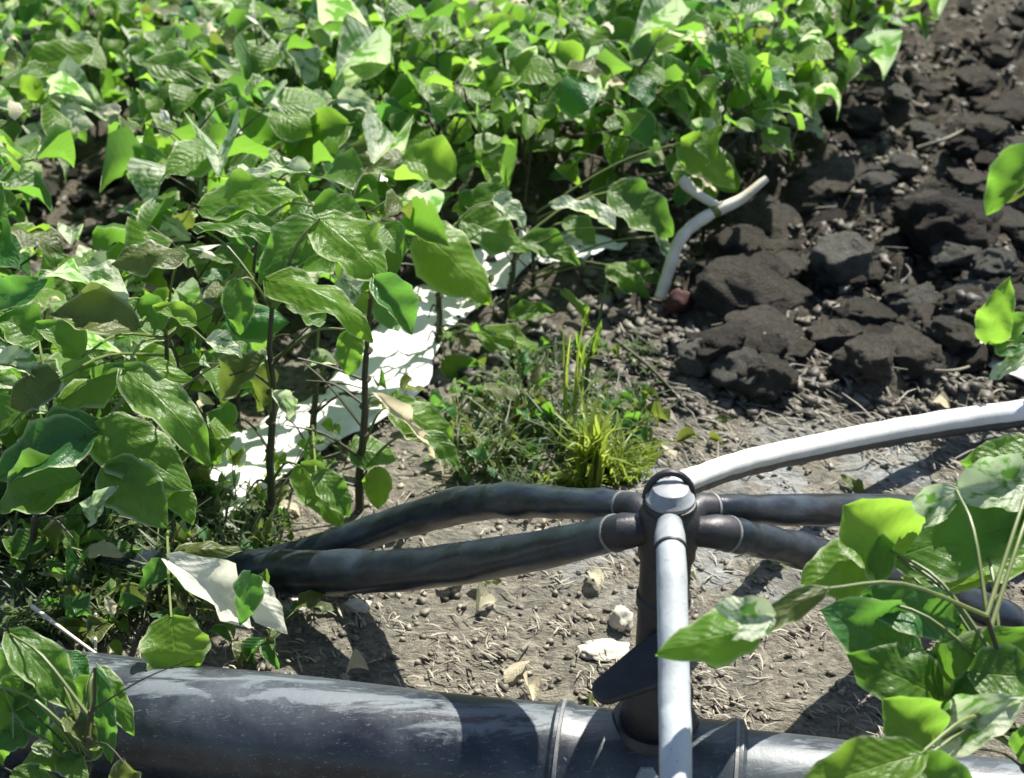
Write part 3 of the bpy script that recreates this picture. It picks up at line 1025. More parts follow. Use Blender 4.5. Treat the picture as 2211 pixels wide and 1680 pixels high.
# low plant with white leaf
hero('PW', S2, (825, 535), (1235, 870), 240, 'leaf_white', -.12, .0, .45, .06, .2, blunt=True)
hero('PW', S2, (1190, 640), (1410, 900), 170, 'leaf_white', -.13, -.01, .6, .12, -.3, pet=False)
hero('PW', S2, (1230, 610), (1180, 860), 150, 'leaf_blue', -.145, -.01, .6, .1, -.3, pet=False)
hero('PW', S2, (840, 520), (1205, 490), 130, 'leaf_olive', -.05, .02, .45, .15, -.3)
hero('PW', S2, (860, 560), (690, 680), 120, 'leaf_blue', -.05, .0, .5)
hero('PW', S2, (840, 820), (880, 1130), 330, 'leaf_bright', -.2, -.03, .6, .1, -.15, blunt=True)
hero('PW', S2, (520, 720), (560, 820), 50, 'leaf_cream', -.06, .0, .4)
# bottom left corner
hero('PB', S2, (50, 900), (385, 1290), 230, 'leaf', .06, -.03, .55, .12, .1)
hero('PB', S2, (475, 1075), (655, 1400), 150, 'leaf', .05, -.02, .5, .1, -.3)
hero('PB', S2, (470, 1075), (545, 1530), 130, 'leaf_blue', .04, -.02, .55, .1, .3)
hero('PB', S2, (500, 1425), (80, 1575), 230, 'leaf', .02, -.02, .5)
hero('PB', S2, (-10, 1160), (20, 1530), 130, 'leaf', .03, .0, .6)
hero('PB', S2, (610, 1720), (612, 1510), 160, 'leaf_olive', -.02, .0, .6, blunt=True)
hero('PB', S2, (160, 1450), (260, 1500), 90, 'leaf_pale', .0, .0, .4)
hero('PB', S2, (60, 1590), (270, 1640), 130, 'leaf', -.02, .0, .5)
hero('PB', S2, (450, 1110), (380, 1270), 120, 'leaf', .06, .0, .5)
# right plant
PRO = .10
hero('PR', S1, (1590, 520), (1320, 270), 402, 'leaf_bright', PRO, .0, .8, .06, .1, blunt=True)
hero('PR', S1, (1560, 490), (1120, 660), 299, 'leaf_bright', PRO - .01, -.02, .8, .08, -.1, blunt=True)
hero('PR', S1, (1880, 195), (1595, 405), 172, 'leaf_pale', PRO + .02, .0, .8, .06, .15)
hero('PR', S1, (2290, 170), (1860, 190), 276, 'leaf_pale', PRO + .04, .0, .8, .08, .2, blunt=True)
hero('PR', S1, (2300, 20), (1900, 60), 229, 'leaf', PRO + .06, .0, .8, .1, -.2)
hero('PR', S1, (1580, 520), (2320, 330), 379, 'leaf', PRO + .02, .0, .8, .08, .1)
hero('PR', S1, (1640, 600), (2300, 520), 299, 'leaf_bright', PRO + .04, .0, .8)
hero('PR', S1, (1690, 1020), (1215, 790), 356, 'leaf_blue', PRO - .06, -.01, .8, .08, .12, blunt=True)
hero('PR', S1, (1420, 720), (1910, 870), 264, 'leaf_blue', PRO - .05, .0, .8, .08, .3, blunt=True)
hero('PR', S1, (1790, 1210), (1330, 1000), 345, 'leaf', PRO - .1, .0, .8)
hero('PR', S1, (1740, 1250), (2290, 870), 390, 'leaf', PRO - .09, .0, .8, .08, .15)
hero('PR', S1, (1760, 1440), (1510, 1220), 299, 'leaf_bright', PRO - .16, .0, .8, blunt=True)
hero('PR', S1, (1780, 1430), (2230, 1220), 264, 'leaf_pale', PRO - .14, .0, .8, .08, .25)
hero('PR', S1, (1700, 1490), (1110, 1680), 287, 'leaf_bright', PRO - .2, -.02, .8, .08, .1, blunt=True)
hero('PR', S1, (1660, 1560), (2000, 1680), 229, 'leaf', PRO - .2, -.02, .8)
hero('PR', S1, (900, 870), (405, 1000), 264, 'leaf_bright', PRO - .16, -.02, .8, .16, -.2, pet=False)
hero('PR', S1, (980, 820), (640, 850), 229, 'leaf_pale', PRO - .155, .0, .8, .08, .3, pet=False, blunt=True)
hero('PR', S1, (1230, 680), (690, 1000), 126, 'leaf_olive', PRO - .13, -.03, .8, .1, -.3, reach=.6)
hero('PR', S1, (2000, 420), (2320, 250), 230, 'leaf', PRO + .03, .0, .7)
hero('PR', S1, (1800, 900), (2080, 1130), 250, 'leaf', PRO - .05, .0, .8)
hero('PR', S1, (1760, 1000), (1560, 1260), 220, 'leaf', PRO - .07, .0, .8)
hero('PR', S1, (2180, 1500), (2320, 1300), 150, 'leaf', PRO - .12, .0, .7)
hero('PR', S1, (2080, 1080), (1880, 1300), 230, 'leaf_blue', PRO - .1, .0, .8)
hero('PR', S1, (1950, 1090), (2300, 1130), 299, 'leaf', PRO - .11, .0, .8)
# right edge peeks
hero('PE', S8, (1500, 700), (1610, 370), 190, 'leaf_bright', .0, .0, .65)
hero('PE', S8, (1530, 720), (1730, 560), 170, 'leaf', .02, .0, .5)
hero('PE', S8, (1540, 760), (1730, 700), 130, 'leaf_blue', .02, .0, .5)
hero('PE', S8, (1720, 760), (1500, 900), 130, 'leaf_pale', .0, .0, .3)
hero('PF', S6, (2260, 640), (2050, 930), 170, 'leaf', .0, .0, .55)
hero('PF', S6, (2290, 700), (2120, 880), 130, 'leaf_olive', .02, .0, .55)

# ---- hero leaves further back belong to plants set behind the strip
back = {
    'B0': ((130, 420), 'far bean plant with a smooth broad leaf near the top left corner', (150, 150)),
    'B1': ((470, 560), 'bean plant whose rounded leaf overhangs the brown gap in the stand', (520, 240)),
    'B2': ((640, 640), 'bean plant with a ribbed square looking leaf above the two white leaf backs', (690, 280)),
    'B3': ((800, 700), 'bean plant with a pair of leaves joined at a sharp notch in mid field', (870, 360)),
    'B4': ((510, 900), 'bean plant with twin bright leaves above the middle of the stand', (560, 420)),
    'B5': ((1150, 420), 'far bean plant with a pale silvery leaf back near the top middle', (1050, 130)),
    'B6': ((1480, 500), 'bean plant at the stand edge just above the pale dry stalk', (1470, 260)),
    'B7': ((1700, 400), 'bean plant at the stand edge with a round leaf hanging beside the tilled soil', (1720, 130)),
}
for k, (bq, lab, tq) in back.items():
    near_plant(k, bq, lab, tq, r0=.004)
hero('B0', S5, (395, 230), (75, 320), 190, 'leaf_bright', .0, -.02, .6, blunt=True)
hero('B0', S5, (80, 330), (290, 470), 120, 'leaf_pale', -.05, .0, .4, .05, .3)
hero('B0', S5, (220, 400), (530, 570), 130, 'leaf_pale', -.06, .0, .4, .08, .4)
hero('B1', S5, (820, 400), (1160, 580), 190, 'leaf', .0, .0, .5)
hero('B1', S5, (640, 270), (960, 400), 150, 'leaf', .02, .0, .5)
hero('B2', S5, (1500, 540), (1240, 690), 230, 'leaf_bright', -.02, -.01, .55, blunt=True)
hero('B2', S5, (1430, 430), (1270, 510), 110, 'leaf_pale', .03, .0, .5, .05, .3)
hero('B2', S5, (1460, 430), (1640, 500), 110, 'leaf_pale', .03, .0, .5, .05, .3)
hero('B3', S5, (1740, 690), (1970, 770), 230, 'leaf_bright', -.02, .0, .6, blunt=True)
hero('B3', S5, (1740, 690), (1440, 680), 190, 'leaf_olive', -.02, .0, .5, .1, -.2)
hero('B4', S5, (870, 890), (1310, 850), 220, 'leaf_bright', -.05, .0, .55, .12, -.15)
hero('B4', S5, (930, 950), (1240, 1020), 150, 'leaf', -.08, .0, .5)
hero('B4', S5, (1330, 740), (1020, 780), 80, 'leaf_pale', .0, .0, .25, .08, .4)
hero('B4', S5, (1360, 890), (1600, 1000), 180, 'leaf', -.04, .0, .5)
hero('B5', S5, (2110, 200), (1920, 260), 150, 'leaf_pale', .0, .0, .5, .05, .3)
hero('B5', S5, (2080, 100), (2230, 280), 200, 'leaf_bright', .02, .0, .6)
hero('B5', S6, (560, 170), (150, 230), 170, 'leaf_bright', .02, .0, .5)
hero('B6', S6, (740, 610), (975, 830), 190, 'leaf_bright', -.02, -.01, .6)
hero('B6', S6, (540, 390), (780, 570), 90, 'leaf_pale', .02, .0, .3, .1, .4)
hero('B6', S6, (110, 430), (350, 600), 90, 'leaf_pale', .02, .0, .3, .1, .4)
hero('B7', S6, (1160, 280), (1350, 460), 210, 'leaf_bright', .0, .0, .65, blunt=True)
hero('B7', S6, (1210, 440), (1330, 540), 90, 'leaf_pale', -.01, .0, .5)
hero('B7', S6, (1190, 510), (1350, 600), 70, 'leaf_pale', -.02, .0, .5)
hero('B7', S6, (840, 430), (1000, 530), 160, 'leaf_blue', .0, .0, .6)
hero('B7', S6, (1400, 270), (1500, 350), 110, 'leaf_pale', .02, .0, .5)

# ---- the stand itself: copies of six plants
protos = [proto_plant(100 + k, R.uniform(.25, .37), R.choice((9, 10, 11)), R.uniform(.09, .13)) for k in range(6)]


def inside(poly, x, y):
    c_, j = False, len(poly) - 1
    for i in range(len(poly)):
        (xi, yi), (xj, yj) = poly[i], poly[j]
        if (yi > y) != (yj > y) and x < (xj - xi) * (y - yi) / (yj - yi) + xi:
            c_ = not c_
        j = i
    return c_


# feet of plants, on the survey grid; gaps are bare soil
STAND = [(-700, -60), (1990, -60), (1960, 90), (1790, 330), (1660, 430), (1500, 560), (1330, 640), (1190, 690), (900, 740), (760, 830), (520, 940), (400, 1010), (-250, 1060)]
GAPS = [[(70, 330), (440, 310), (450, 620), (430, 960), (100, 960), (60, 620)], [(-400, -60), (60, -60), (70, 330), (-400, 330)], [(520, 990), (760, 860), (900, 700), (1200, 560), (1240, 700), (900, 900), (560, 1100)]]
sites = []
yy = 1.30
while yy < 5.3:
    xx = -2.6
    while xx < 2.2:
        x, y = xx + R.uniform(-.05, .05), yy + R.uniform(-.05, .05)
        px, py = PX((x, y, 0))
        if inside(STAND, px, py) and not any(inside(g, px, py) for g in GAPS) and px > -260:
            sites.append((x, y))
        xx += .165
    yy += .165
for q in ((-80, 1080), (20, 1085), (130, 1075), (230, 1080), (330, 1060), (410, 1040)):
    p = U(*q, z=0)
    sites.append((p.x, p.y))
used = set()
LAB = {
    'near': 'bean plant with mixed green leaves in the near left part of the stand',
    'mid': 'bean plant crowded among its neighbours in the middle of the stand',
    'far': 'bean plant in the blurred far rows at the top of the field',
}
for i, (x, y) in enumerate(sites):
    pi = i % 6 if R.random() < .5 else R.randrange(6)
    root, parts = protos[pi]
    if pi in used:
        nr_ = root.copy()
        C.objects.link(nr_)
        for p in parts:
            q = p.copy()
            q.parent = nr_
            C.objects.link(q)
    else:
        nr_ = root
        used.add(pi)
    sc_ = R.uniform(.85, 1.12)
    nr_.location = (x, y, gh(x, y))
    nr_.rotation_euler = (R.uniform(-.1, .1), R.uniform(-.1, .1), R.uniform(0, 6.28))
    nr_.scale = (sc_, sc_, sc_)
    if i >= len(sites) - 6:
        nr_.scale = (.85, .85, .68)
    zone = 'near' if y < 1.9 else 'mid' if y < 3.0 else 'far'
    lb = LAB[zone]
    if i >= len(sites) - 6:
        lb = 'low bean plant behind the broad leaves, %s of six counted from the left edge' % ('first', 'second', 'third', 'fourth', 'fifth', 'sixth')[i - len(sites) + 6]
    tag(nr_, lb, 'plant', 'bean plants of the %s rows' % zone)
print('stand plants', len(sites))

# ------------------------------------------------------------------ clods, stones
def clod_mesh(seed, sub=4, rough=.35, flat=.75):
    bm = bmesh.new()
    bmesh.ops.create_icosphere(bm, subdivisions=sub, radius=1)
    off = Vector((seed * 3.1, seed * 1.7, seed))
    pr_ = random.Random(seed * 13 + 1)
    planes = []
    for k in range(11):
        n_ = Vector((pr_.gauss(0, 1), pr_.gauss(0, 1), pr_.gauss(0, 1))).normalized()
        planes.append((n_, pr_.uniform(.5, .88)))
    for v_ in bm.verts:
        p = v_.co.copy()
        for n_, d_ in planes:                                    # broken faces
            e_ = p.dot(n_) - d_
            if e_ > 0:
                p -= n_ * e_ * .92
        lump = mnoise.voronoi(p * 2.3 + off)[0]
        lump2 = mnoise.voronoi(p * 5.5 + off)[0]
        q = p * (1.22 + rough * .6 * mnoise.fractal(p * 2.2 + off, 1, 2, 3) - .36 * lump[0] * rough - .34 * lump2[0] * rough + .10 * mnoise.fractal(p * 8 + off, 1, 2, 3))
        v_.co = Vector((q.x, q.y, q.z * flat))
    me_ = bpy.data.meshes.new('clod')
    bm.to_mesh(me_)
    bm.free()
    return me_


CL = {k: [] for k in ('clod', 'clod_grey', 'clod_dark')}
for k in CL:
    for s_ in range(7):
        me_ = clod_mesh(s_ * 5 + len(k) + 2, 4)
        me_.materials.append(M[k])
        CL[k].append(me_)


def clod(px, py, wpx, hpx, mat, label, group, z0=0.02, name='soil_clod'):
    p = U(px, py + hpx * .35, z=z0)
    dd = depth(p)
    rx = wpx / 2 * dd / FPX
    rz = hpx / 2 * dd / FPX
    o = link(name, R.choice(CL[mat]))
    o.location = (p.x, p.y, gh(p.x, p.y) + rz * .72)
    o.scale = (rx, (rx + rz) / 2, rz)
    o.rotation_euler = (R.uniform(-.3, .3), R.uniform(-.3, .3), R.uniform(0, 6.28))
    tag(o, label, 'clod', group)
    return o


CG = 'clods of tilled soil'
clod(1822, 545, 150, 170, 'clod_grey', 'tall grey green clod standing in the middle of the tilled soil', CG)
clod(2030, 480, 260, 190, 'clod_dark', 'largest dark clod near the right edge of the tilled soil', CG)
clod(1600, 600, 230, 170, 'clod', 'broad brown clod right of the dark red lump', CG)
clod(1690, 560, 130, 110, 'clod', 'rounded clod touching the broad brown clod', CG)
clod(1660, 480, 170, 110, 'clod', 'clod lying right below the pale dry stalk', CG)
clod(1840, 255, 150, 100, 'clod_dark', 'blocky dark clod beside the stand edge below the white leaf backs', CG)
clod(1790, 360, 180, 130, 'clod', 'large smooth clod above the grey green one', CG)
clod(1650, 700, 180, 110, 'clod', 'low clod beside the curved pale twig', CG)
clod(1960, 640, 140, 110, 'clod_grey', 'grey clod under the pale roots near the right', CG)
clod(2070, 660, 130, 110, 'clod', 'clod just left of the right edge bean leaf', CG)
clod(1490, 762, 84, 100, 'clod_grey', 'pale flat oval stone below the dark red lump', 'pale stones', name='stone')
TILL = [(1760, 330), (1900, 180), (2040, 20), (2250, -20), (2250, 780), (1950, 800), (1560, 800), (1520, 700), (1560, 520)]
cnt = 0
while cnt < 285:
    px, py = R.uniform(1500, 2250), R.uniform(-10, 800)
    if not inside(TILL, px, py):
        continue
    s_ = R.uniform(32, 175) * (.5 + .5 * py / 800) * R.uniform(.6, 1)
    clod(px, py, s_, s_ * R.uniform(.5, .9), R.choice(('clod', 'clod', 'clod_dark', 'clod_grey')), 'rough lump of dark soil among the clods right of the stand', CG, .015)
    cnt += 1
GAPP = [(90, 300), (430, 290), (440, 560), (100, 570)]
cnt = 0
while cnt < 26:
    px, py = R.uniform(60, 450), R.uniform(280, 640)
    s_ = R.uniform(30, 110)
    clod(px, py, s_, s_ * R.uniform(.5, .8), R.choice(('clod', 'clod_dark', 'clod')), 'lump of brown soil in the bare gap within the stand', 'clods in the gap')
    cnt += 1
for (px, py, wv, hv_, lab) in ((640, 1290, 74, 30, 'pale oblong stone under the front left hose'), (772, 1292, 60, 34, 'pale stone with a notch just right of the oblong one'),
                               (1345, 1330, 50, 80, 'upright pale stone left of the black riser'), (1310, 1385, 110, 30, 'long flat pale stone beside the valve paddle'), (1650, 690, 40, 26, 'small pale stone near the curved twig')):
    p = U(px, py, z=.01)
    o = link('stone', CL['clod'][0].copy())
    o.data.materials.clear()
    o.data.materials.append(M['pebble'])
    k = depth(p) / FPX / 2
    o.location = (p.x, p.y, gh(p.x, p.y) + hv_ * k * .3)
    o.scale = (wv * k, (wv + hv_) * k * .5, hv_ * k)
    tag(o, lab, 'stone', 'pale stones')

# ------------------------------------------------------------------ litter: crumbs and straw
def scatter(name, n, region, mat, label, size, kind, dens=None):
    V, F, off = [], [], 0
    iv = np.array([[x, y, z] for z in (-.7, .7) for y in (-.8, .8) for x in (-.8, .8)])
    iF = np.array([[0, 2, 1], [1, 2, 3], [4, 5, 6], [5, 7, 6], [0, 1, 4], [1, 5, 4], [2, 6, 3], [3, 6, 7], [0, 4, 2], [2, 4, 6], [1, 3, 5], [3, 7, 5]])
    pts = []
    while len(pts) < n:
        px, py = R.uniform(region[0], region[2]), R.uniform(region[1], region[3])
        p = U(px, py, z=0)
        if dens is None or R.random() < dens(px, py, p):
            pts.append(p)
    hz = ground_h([p.x for p in pts], [p.y for p in pts])
    faces = []
    for p, h in zip(pts, hz):
        if kind == 'crumb':
            s_ = size * R.uniform(.3, 1.45) ** 2.4
            th_ = R.uniform(0, 6.28)
            q = (iv * (1 + 1.3 * (NR.rand(len(iv), 3) - .5))) @ np.array([[math.cos(th_), math.sin(th_), .3], [-math.sin(th_), math.cos(th_), .2], [-.2, .1, 1]]) * np.array([s_ * R.uniform(.7, 1.3), s_ * R.uniform(.7, 1.3), s_ * .75])
            V.append(q + np.array([p.x, p.y, h + s_ * .3]))
            faces.append(iF + off)
            off += len(iv)
        else:
            L_ = size * R.uniform(.35, 1.6)
            wd_ = R.uniform(.0005, .0013) * (1 + .6 * (size > .03))
            az = R.gauss(-.75, .45) if R.random() < .75 else R.uniform(0, 3.14)
            d = np.array([math.cos(az), math.sin(az), R.gauss(0, .14)])
            s2 = np.array([-d[1], d[0], R.uniform(-.6, .6)]) * wd_
            bend = np.array([-d[1], d[0], 0]) * L_ * R.gauss(0, .06) + np.array([0, 0, L_ * R.uniform(0, .12)])
            c0_ = np.array([p.x, p.y, h + .003 + R.random() * .006])
            a_, b_, c_ = c0_ - d * L_ / 2, c0_ + bend, c0_ + d * L_ / 2
            up = np.array([0, 0, wd_ * .7])
            q = []
            for e_, k_ in ((a_, .6), (b_, 1), (c_, .4)):
                q += [e_ - s2 * k_, e_ + up * k_, e_ + s2 * k_]
            V.append(np.array(q))
            fs = []
            for j in (0, 3):
                fs += [[j, j + 1, j + 4], [j, j + 4, j + 3], [j + 1, j + 2, j + 5], [j + 1, j + 5, j + 4]]
            faces.append(np.array(fs) + off)
            off += 9
    VV, FF = np.concatenate(V), np.concatenate(faces)
    me_ = bpy.data.meshes.new(name)
    me_.vertices.add(len(VV))
    me_.vertices.foreach_set('co', VV.ravel())
    me_.loops.add(FF.size)
    me_.loops.foreach_set('vertex_index', FF.ravel())
    me_.polygons.add(len(FF))
    me_.polygons.foreach_set('loop_start', np.arange(0, FF.size, 3))
    me_.update(calc_edges=True)
    return tag(link(name, me_, mat, smooth=False), label, kind='stuff')


scatter('soil_crumbs', 8500, (1350, -20, 2300, 900), M['crumb'], 'dark crumbs of tilled soil between the clods', .0044, 'crumb')
scatter('soil_crumbs', 2600, (-50, 250, 1500, 900), M['crumb'], 'dark soil crumbs under the bean plants', .006, 'crumb')
scatter('soil_crumbs', 3600, (-100, 880, 2300, 1560), M['crumb_tan'], 'pale crumbs of dry earth round the pipes', .0021, 'crumb')
scatter('straw_litter', 3000, (-60, 900, 2300, 1620), M['straw'], 'short dry straw strewn over the tan earth round the pipes', .017, 'straw', lambda px, py, p: max(.08, (vnoise(np.array([px / 120.]), np.array([py / 50.]), 31)[0] - .3) * 2))
scatter('straw_litter', 650, (1150, 740, 2300, 1000), M['straw_dark'], 'grey straw and roots at the foot of the tilled soil', .045, 'straw')
scatter('straw_litter', 220, (1500, -10, 2300, 700), M['straw_dark'], 'thin dry stems scattered on the tilled soil', .05, 'straw')

# ------------------------------------------------------------------ dry stalk, red lump, twigs, weeds
st = empty('dry_stalk', U(1425, 640, z=.03))
tag(st, 'pale bent dry stalk with a swollen joint leaning at the edge of the tilled soil', 'stalk')
o0 = st.location.copy()
Ys = U(1430, 650, z=.02).y
seg1 = [U(1425, 645, Y=Ys), U(1442, 590, Y=Ys + .02), U(1462, 530, Y=Ys + .04), U(1490, 492, Y=Ys + .06), U(1545, 455, Y=Ys + .08)]
seg2 = [U(1545, 455, Y=Ys + .08), U(1600, 430, Y=Ys + .09), U(1655, 385, Y=Ys + .11)]
MB().tube(catmull(seg1, 6), [.0105, .0108, .0104, .0112, .0108, .0100] * 4 + [.0105], 12).build('stalk_length', M['twig'], st, o0)
MB().tube(catmull(seg2, 6), [.0115 - .0004 * k for k in range(13)], 12).build('stalk_length', M['twig'], st, o0)
MB().lathe([(.004, -.012), (.0115, -.006), (.0125, 0), (.0115, .006), (.004, .012)], seg2[0], (1, .2, .6), 14).build('joint', M['petiole'], st, o0)
MB().tube(catmull([U(1470, 385, Y=Ys + .1), U(1500, 415, Y=Ys + .09), U(1550, 445, Y=Ys + .08)], 5), [.009, .010, .011, .010, .009, .008, .008, .008, .008, .007, .006], 10).build('side_shoot', M['twig'], st, o0)
o = link('seed_pod', clod_mesh(31, 3, .3, 1.0), M['red'])
p = U(1468, 655, z=.035)
o.location, o.scale = p, (.023, .020, .030)
o.rotation_euler = (.2, .5, .3)
tag(o, 'dark red rounded lump at the lower end of the pale dry stalk', 'pod')


def twig(pts, r_, label, mat='twig'):
    P3 = [U(px, py, z=z) for px, py, z in pts]
    c_ = catmull(P3, 6)
    ob = MB().tube(c_, [r_ * (1 - .6 * i / len(c_)) for i in range(len(c_))], 7).build('twig', M[mat], None, P3[0])
    ob.location = P3[0]
    tag(ob, label, 'twig', 'dry twigs on the soil')


twig([(1590, 680, .04), (1640, 715, .05), (1680, 745, .045), (1690, 785, .02)], .004, 'curved pale twig lying on the low clod', 'dull_twig')
twig([(1940, 620, .05), (1965, 590, .07), (1955, 570, .08)], .003, 'short forked root sticking up from the grey clod', 'dull_twig')
twig([(1330, 735, .03), (1400, 790, .025), (1450, 840, .02)], .004, 'dark twig sloping down below the dark red lump', 'stem')
twig([(1990, 800, .03), (2060, 800, .05), (2125, 780, .03)], .0035, 'thin twig beside the white scrap at the right', 'dull_twig')
twig([(1980, 320, .05), (2040, 300, .07), (2080, 280, .05)], .004, 'slim pale twig far back on the tilled soil', 'dull_twig')
twig([(70, 1310, .08), (150, 1370, .10), (240, 1435, .10)], .0028, 'thin bare pale twig sloping to the left end of the main pipe')
twig([(206, 1320, .02), (206, 1400, .05), (206, 1450, .10)], .0025, 'thin upright dry twig at the left end of the main pipe')


def tuft(name, px, py, n, hgt, spread, mat, label, seed, wid=.0028):
    r = random.Random(seed)
    b = U(px, py, z=0)
    b.z = gh(b.x, b.y)
    root = empty(name, b)
    tag(root, label, 'grass')
    for k in range(n):
        az = r.uniform(0, 6.28)
        hh = hgt * r.uniform(.5, 1.1)
        out_ = Vector((math.cos(az), math.sin(az), 0)) * spread * r.uniform(.15, 1.1)
        s_ = Vector((0, 0, 0)) + Vector((r.uniform(-1, 1), r.uniform(-1, 1), 0)) * .014
        c_ = catmull([s_, s_ + out_ * .3 + Vector((0, 0, hh * .6)), s_ + out_ + Vector((0, 0, hh * r.uniform(.6, 1.0)))], 4)
        v_, f_ = [], []
        side = Vector((-math.sin(az), math.cos(az), 0))
        for i, q in enumerate(c_):
            ww = wid * (1 - i / len(c_)) ** .6 * r.uniform(.9, 1.1)
            q = Vector(q)
            v_ += [q - side * ww, q + Vector((0, 0, -ww * .5)), q + side * ww]
            if i:
                a_ = 3 * (i - 1)
                f_ += [(a_, a_ + 1, a_ + 4, a_ + 3), (a_ + 1, a_ + 2, a_ + 5, a_ + 4)]
        link('blade', mesh_from('blade', v_, f_), M[mat], root)


tuft('grass_tuft', 1275, 1040, 105, .125, .055, 'grass_yellow', 'bright yellow green tuft of grass behind the humped black hose', 3, .0036)
tuft('grass_tuft', 1220, 985, 30, .10, .09, 'grass_green', 'dull green grass tuft just left of the yellow one', 5, .002)
tuft('grass_tuft', 1330, 960, 30, .10, .09, 'grass_green', 'dull green grass tuft behind the yellow one on the right', 6, .002)
tuft('grass_tuft', 1080, 990, 30, .09, .10, 'grass_green', 'low wispy grass tuft between bean leaf and humped hose', 8, .002)
tuft('grass_tuft', 1000, 1020, 26, .07, .09, 'grass_green', 'sparse dull grass tuft close behind the humped hose', 9, .002)
tuft('grass_tuft', 1130, 870, 26, .10, .08, 'grass_green', 'wispy grass tuft under the long narrow bean leaf', 12, .002)
wb = U(1262, 900, z=0)
wb.z = gh(wb.x, wb.y)
wroot = empty('weed', wb)
tag(wroot, 'tall thin upright weed stalk behind the yellow grass tuft', 'weed')
MB().tube(catmull([wb, U(1268, 800, Y=wb.y), U(1285, 730, Y=wb.y), U(1312, 600, Y=wb.y)], 5), [.0042 - .00018 * k for k in range(16)], 7).build('stalk', M['grass_green'], wroot, wb)
for (a_, b_) in (((1268, 800), (1243, 715)), ((1275, 770), (1300, 690))):
    pa_, pb2 = U(*a_, Y=wb.y), U(*b_, Y=wb.y - .02)
    ob = link('leaf', hi_leaf('leaf_bright', .1, -.2, 0, .03, 0, False), None, wroot)
    ob.matrix_basis = Matrix.Translation(pa_ - wb) @ frame(pb2 - pa_, CAMP - pa_, .010, (pb2 - pa_).length)


def weeds(name, n, poly, hgt, mat, label, seed):
    r = random.Random(seed)
    V, F = [], []
    k = 0
    while k < n:
        px, py = r.uniform(min(p[0] for p in poly), max(p[0] for p in poly)), r.uniform(min(p[1] for p in poly), max(p[1] for p in poly))
        if not inside(poly, px, py) or vnoise(np.array([px / 70.0]), np.array([py / 40.0]), 77)[0] < .42:
            continue
        k += 1
        p = U(px, py, z=0)
        p.z = gh(p.x, p.y)
        for q in range(r.randint(2, 5)):
            az, hh = r.uniform(0, 6.28), hgt * r.uniform(.3, 1.2)
            o_ = Vector((math.cos(az), math.sin(az), 0))
            sd_ = Vector((-o_.y, o_.x, 0)) * r.uniform(.0012, .0035)
            a_, b_, c_ = p, p + o_ * hh * .35 + Vector((0, 0, hh * .6)), p + o_ * hh * r.uniform(.6, 1.1) + Vector((0, 0, hh * r.uniform(.4, 1)))
            n0 = len(V)
            V.extend([a_ - sd_ * .5, a_ + sd_ * .5, b_ - sd_, b_ + sd_, c_])
            F.extend([(n0, n0 + 1, n0 + 3, n0 + 2), (n0 + 2, n0 + 3, n0 + 4)])
    tag(link(name, mesh_from(name, V, F), M[mat]), label, kind='stuff')


weeds('grass', 330, [(960, 900), (1150, 760), (1400, 760), (1420, 940), (1320, 1060), (940, 1060)], .035, 'grass_green', 'sparse dull green grass between the bean stems and the hoses', 4)
weeds('grass', 350, [(1150, 960), (1300, 880), (1420, 900), (1400, 1040), (1180, 1060)], .03, 'grass_yellow', 'fine yellowish grass round the bright tuft', 5)
weeds('grass', 900, [(-50, 1020), (420, 980), (640, 1160), (420, 1330), (-50, 1420)], .05, 'grass_green', 'low weeds under the bean plants at the left', 6)


# small broad leaved weeds round the tuft and below the stand, and dead leaves on the ground
def seedling(px, py, size, label, mats, group):
    b = U(px, py, z=0)
    b.z = gh(b.x, b.y)
    root = empty('weed', b)
    tag(root, label, 'weed', group)
    mb = MB().tube([Vector((0, 0, -.01)), Vector((R.uniform(-.3, .3), R.uniform(-.3, .3), 1)) * size * .8], [.0014, .0009], 5)
    for k in range(R.randint(6, 11)):
        az, el = R.uniform(0, 6.28), R.uniform(-.2, 1.0)
        st_ = Vector((0, 0, size * R.uniform(.15, .9)))
        d = Vector((math.cos(az) * math.cos(el), math.sin(az) * math.cos(el), math.sin(el)))
        e_ = st_ + d * size * R.uniform(.3, .8)
        mb.tube([st_, e_], [.0009, .0007], 4)
        s_ = size * R.uniform(.4, .9)
        d2 = (d + Vector((0, 0, -R.uniform(.2, .8)))).normalized()
        o = link('leaf', R.choice(LOW[R.choice(mats)]), None, root)
        o.matrix_basis = Matrix.Translation(e_) @ frame(d2, Vector((R.gauss(0, .4), R.gauss(0, .4), 1)), s_ * R.uniform(.4, .75), s_)
    mb.build('stem', M['petiole'], root, angle=0)


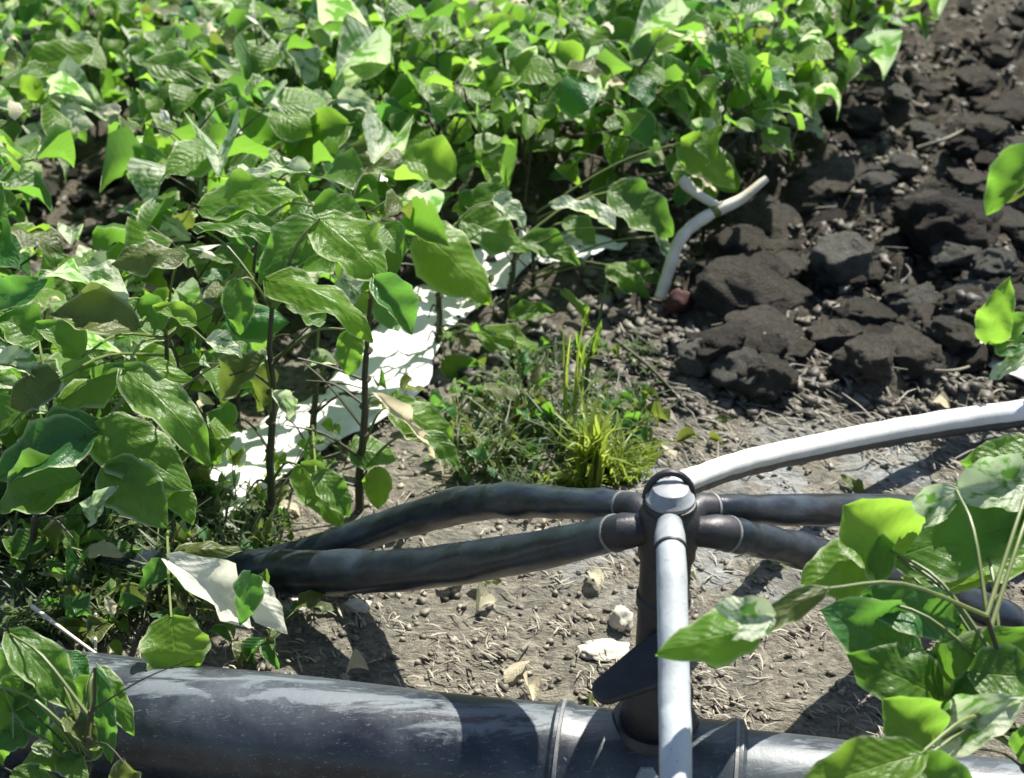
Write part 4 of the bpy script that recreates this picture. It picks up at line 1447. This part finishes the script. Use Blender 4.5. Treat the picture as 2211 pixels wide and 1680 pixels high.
WZ = [(960, 900), (1130, 770), (1330, 760), (1400, 920), (1330, 1050), (1000, 1050)]
k = 0
while k < 34:
    px, py = R.uniform(900, 1480), R.uniform(740, 1060)
    if inside(WZ, px, py):
        seedling(px, py, R.uniform(.018, .05), 'small broad leaved weed growing round the yellow grass tuft', ('leaf_olive', 'leaf_olive', 'leaf_blue', 'leaf'), 'weeds round the tuft')
        k += 1
k = 0
while k < 34:
    px, py = R.uniform(-30, 640), R.uniform(1020, 1400)
    if py > 1020 + max(0, px - 420) * .5:
        seedling(px, py, R.uniform(.025, .06), 'small weed in the shade below the large leaves at the left', ('leaf', 'leaf_olive', 'leaf_blue'), 'weeds under the left plants')
        k += 1
k = 0
while k < 40:
    px, py = R.uniform(0, 2200), R.uniform(860, 1560)
    p = U(px, py, z=0)
    if abs(p.y - 1.05) < .09:
        continue
    o = link('dry_leaf', R.choice(LOW['leaf_cream' if k % 3 else 'leaf_olive']))
    s_ = R.uniform(.02, .045)
    az = R.uniform(0, 6.28)
    o.matrix_basis = Matrix.Translation((p.x, p.y, gh(p.x, p.y) + .008)) @ frame(Vector((math.cos(az), math.sin(az), R.uniform(-.15, .25))), Vector((R.gauss(0, .35), R.gauss(0, .35), 1)), s_ * R.uniform(.3, .6), s_)
    tag(o, 'dead curled leaf lying on the earth round the hoses', 'dead leaf', 'dead leaves on the ground')
    k += 1

# dark lower growth that hides the left end of the main pipe
hero('PB', S2, (120, 1020), (-30, 1130), 170, 'leaf', .12, .0, .5)
hero('PB', S2, (260, 1060), (120, 1180), 150, 'leaf_olive', .06, -.02, .5)
hero('PB', S2, (330, 1000), (430, 1140), 130, 'leaf_blue', .09, -.02, .5)
hero('PB', S2, (100, 1200), (230, 1420), 150, 'leaf_blue', .04, -.02, .6)
hero('PB', S2, (180, 1120), (20, 1290), 170, 'leaf', .05, -.02, .5)
hero('PB', S2, (330, 1300), (480, 1450), 140, 'leaf_olive', .02, -.02, .5)
hero('PB', S2, (300, 1500), (430, 1630), 140, 'leaf', .0, -.02, .5)
hero('PB', S2, (120, 1380), (-20, 1470), 150, 'leaf_blue', .02, -.02, .5)

for (px, py, sz) in ((510, 1090, .05), (640, 1055, .045), (740, 1010, .05), (860, 910, .05), (985, 770, .05), (1060, 700, .05)):
    seedling(px, py, sz, 'small weed growing at the edge of the white strip of sheeting', ('leaf', 'leaf_olive', 'leaf_bright'), 'weeds by the white strip')

tuft('grass_tuft', 1235, 930, 9, .24, .05, 'grass_yellow', 'few tall thin grass stalks standing behind the yellow green tuft', 21, .0022)
tuft('grass_tuft', 1330, 1030, 22, .08, .07, 'grass_yellow', 'short pale grass tuft beside the start of the white hose', 22, .0022)
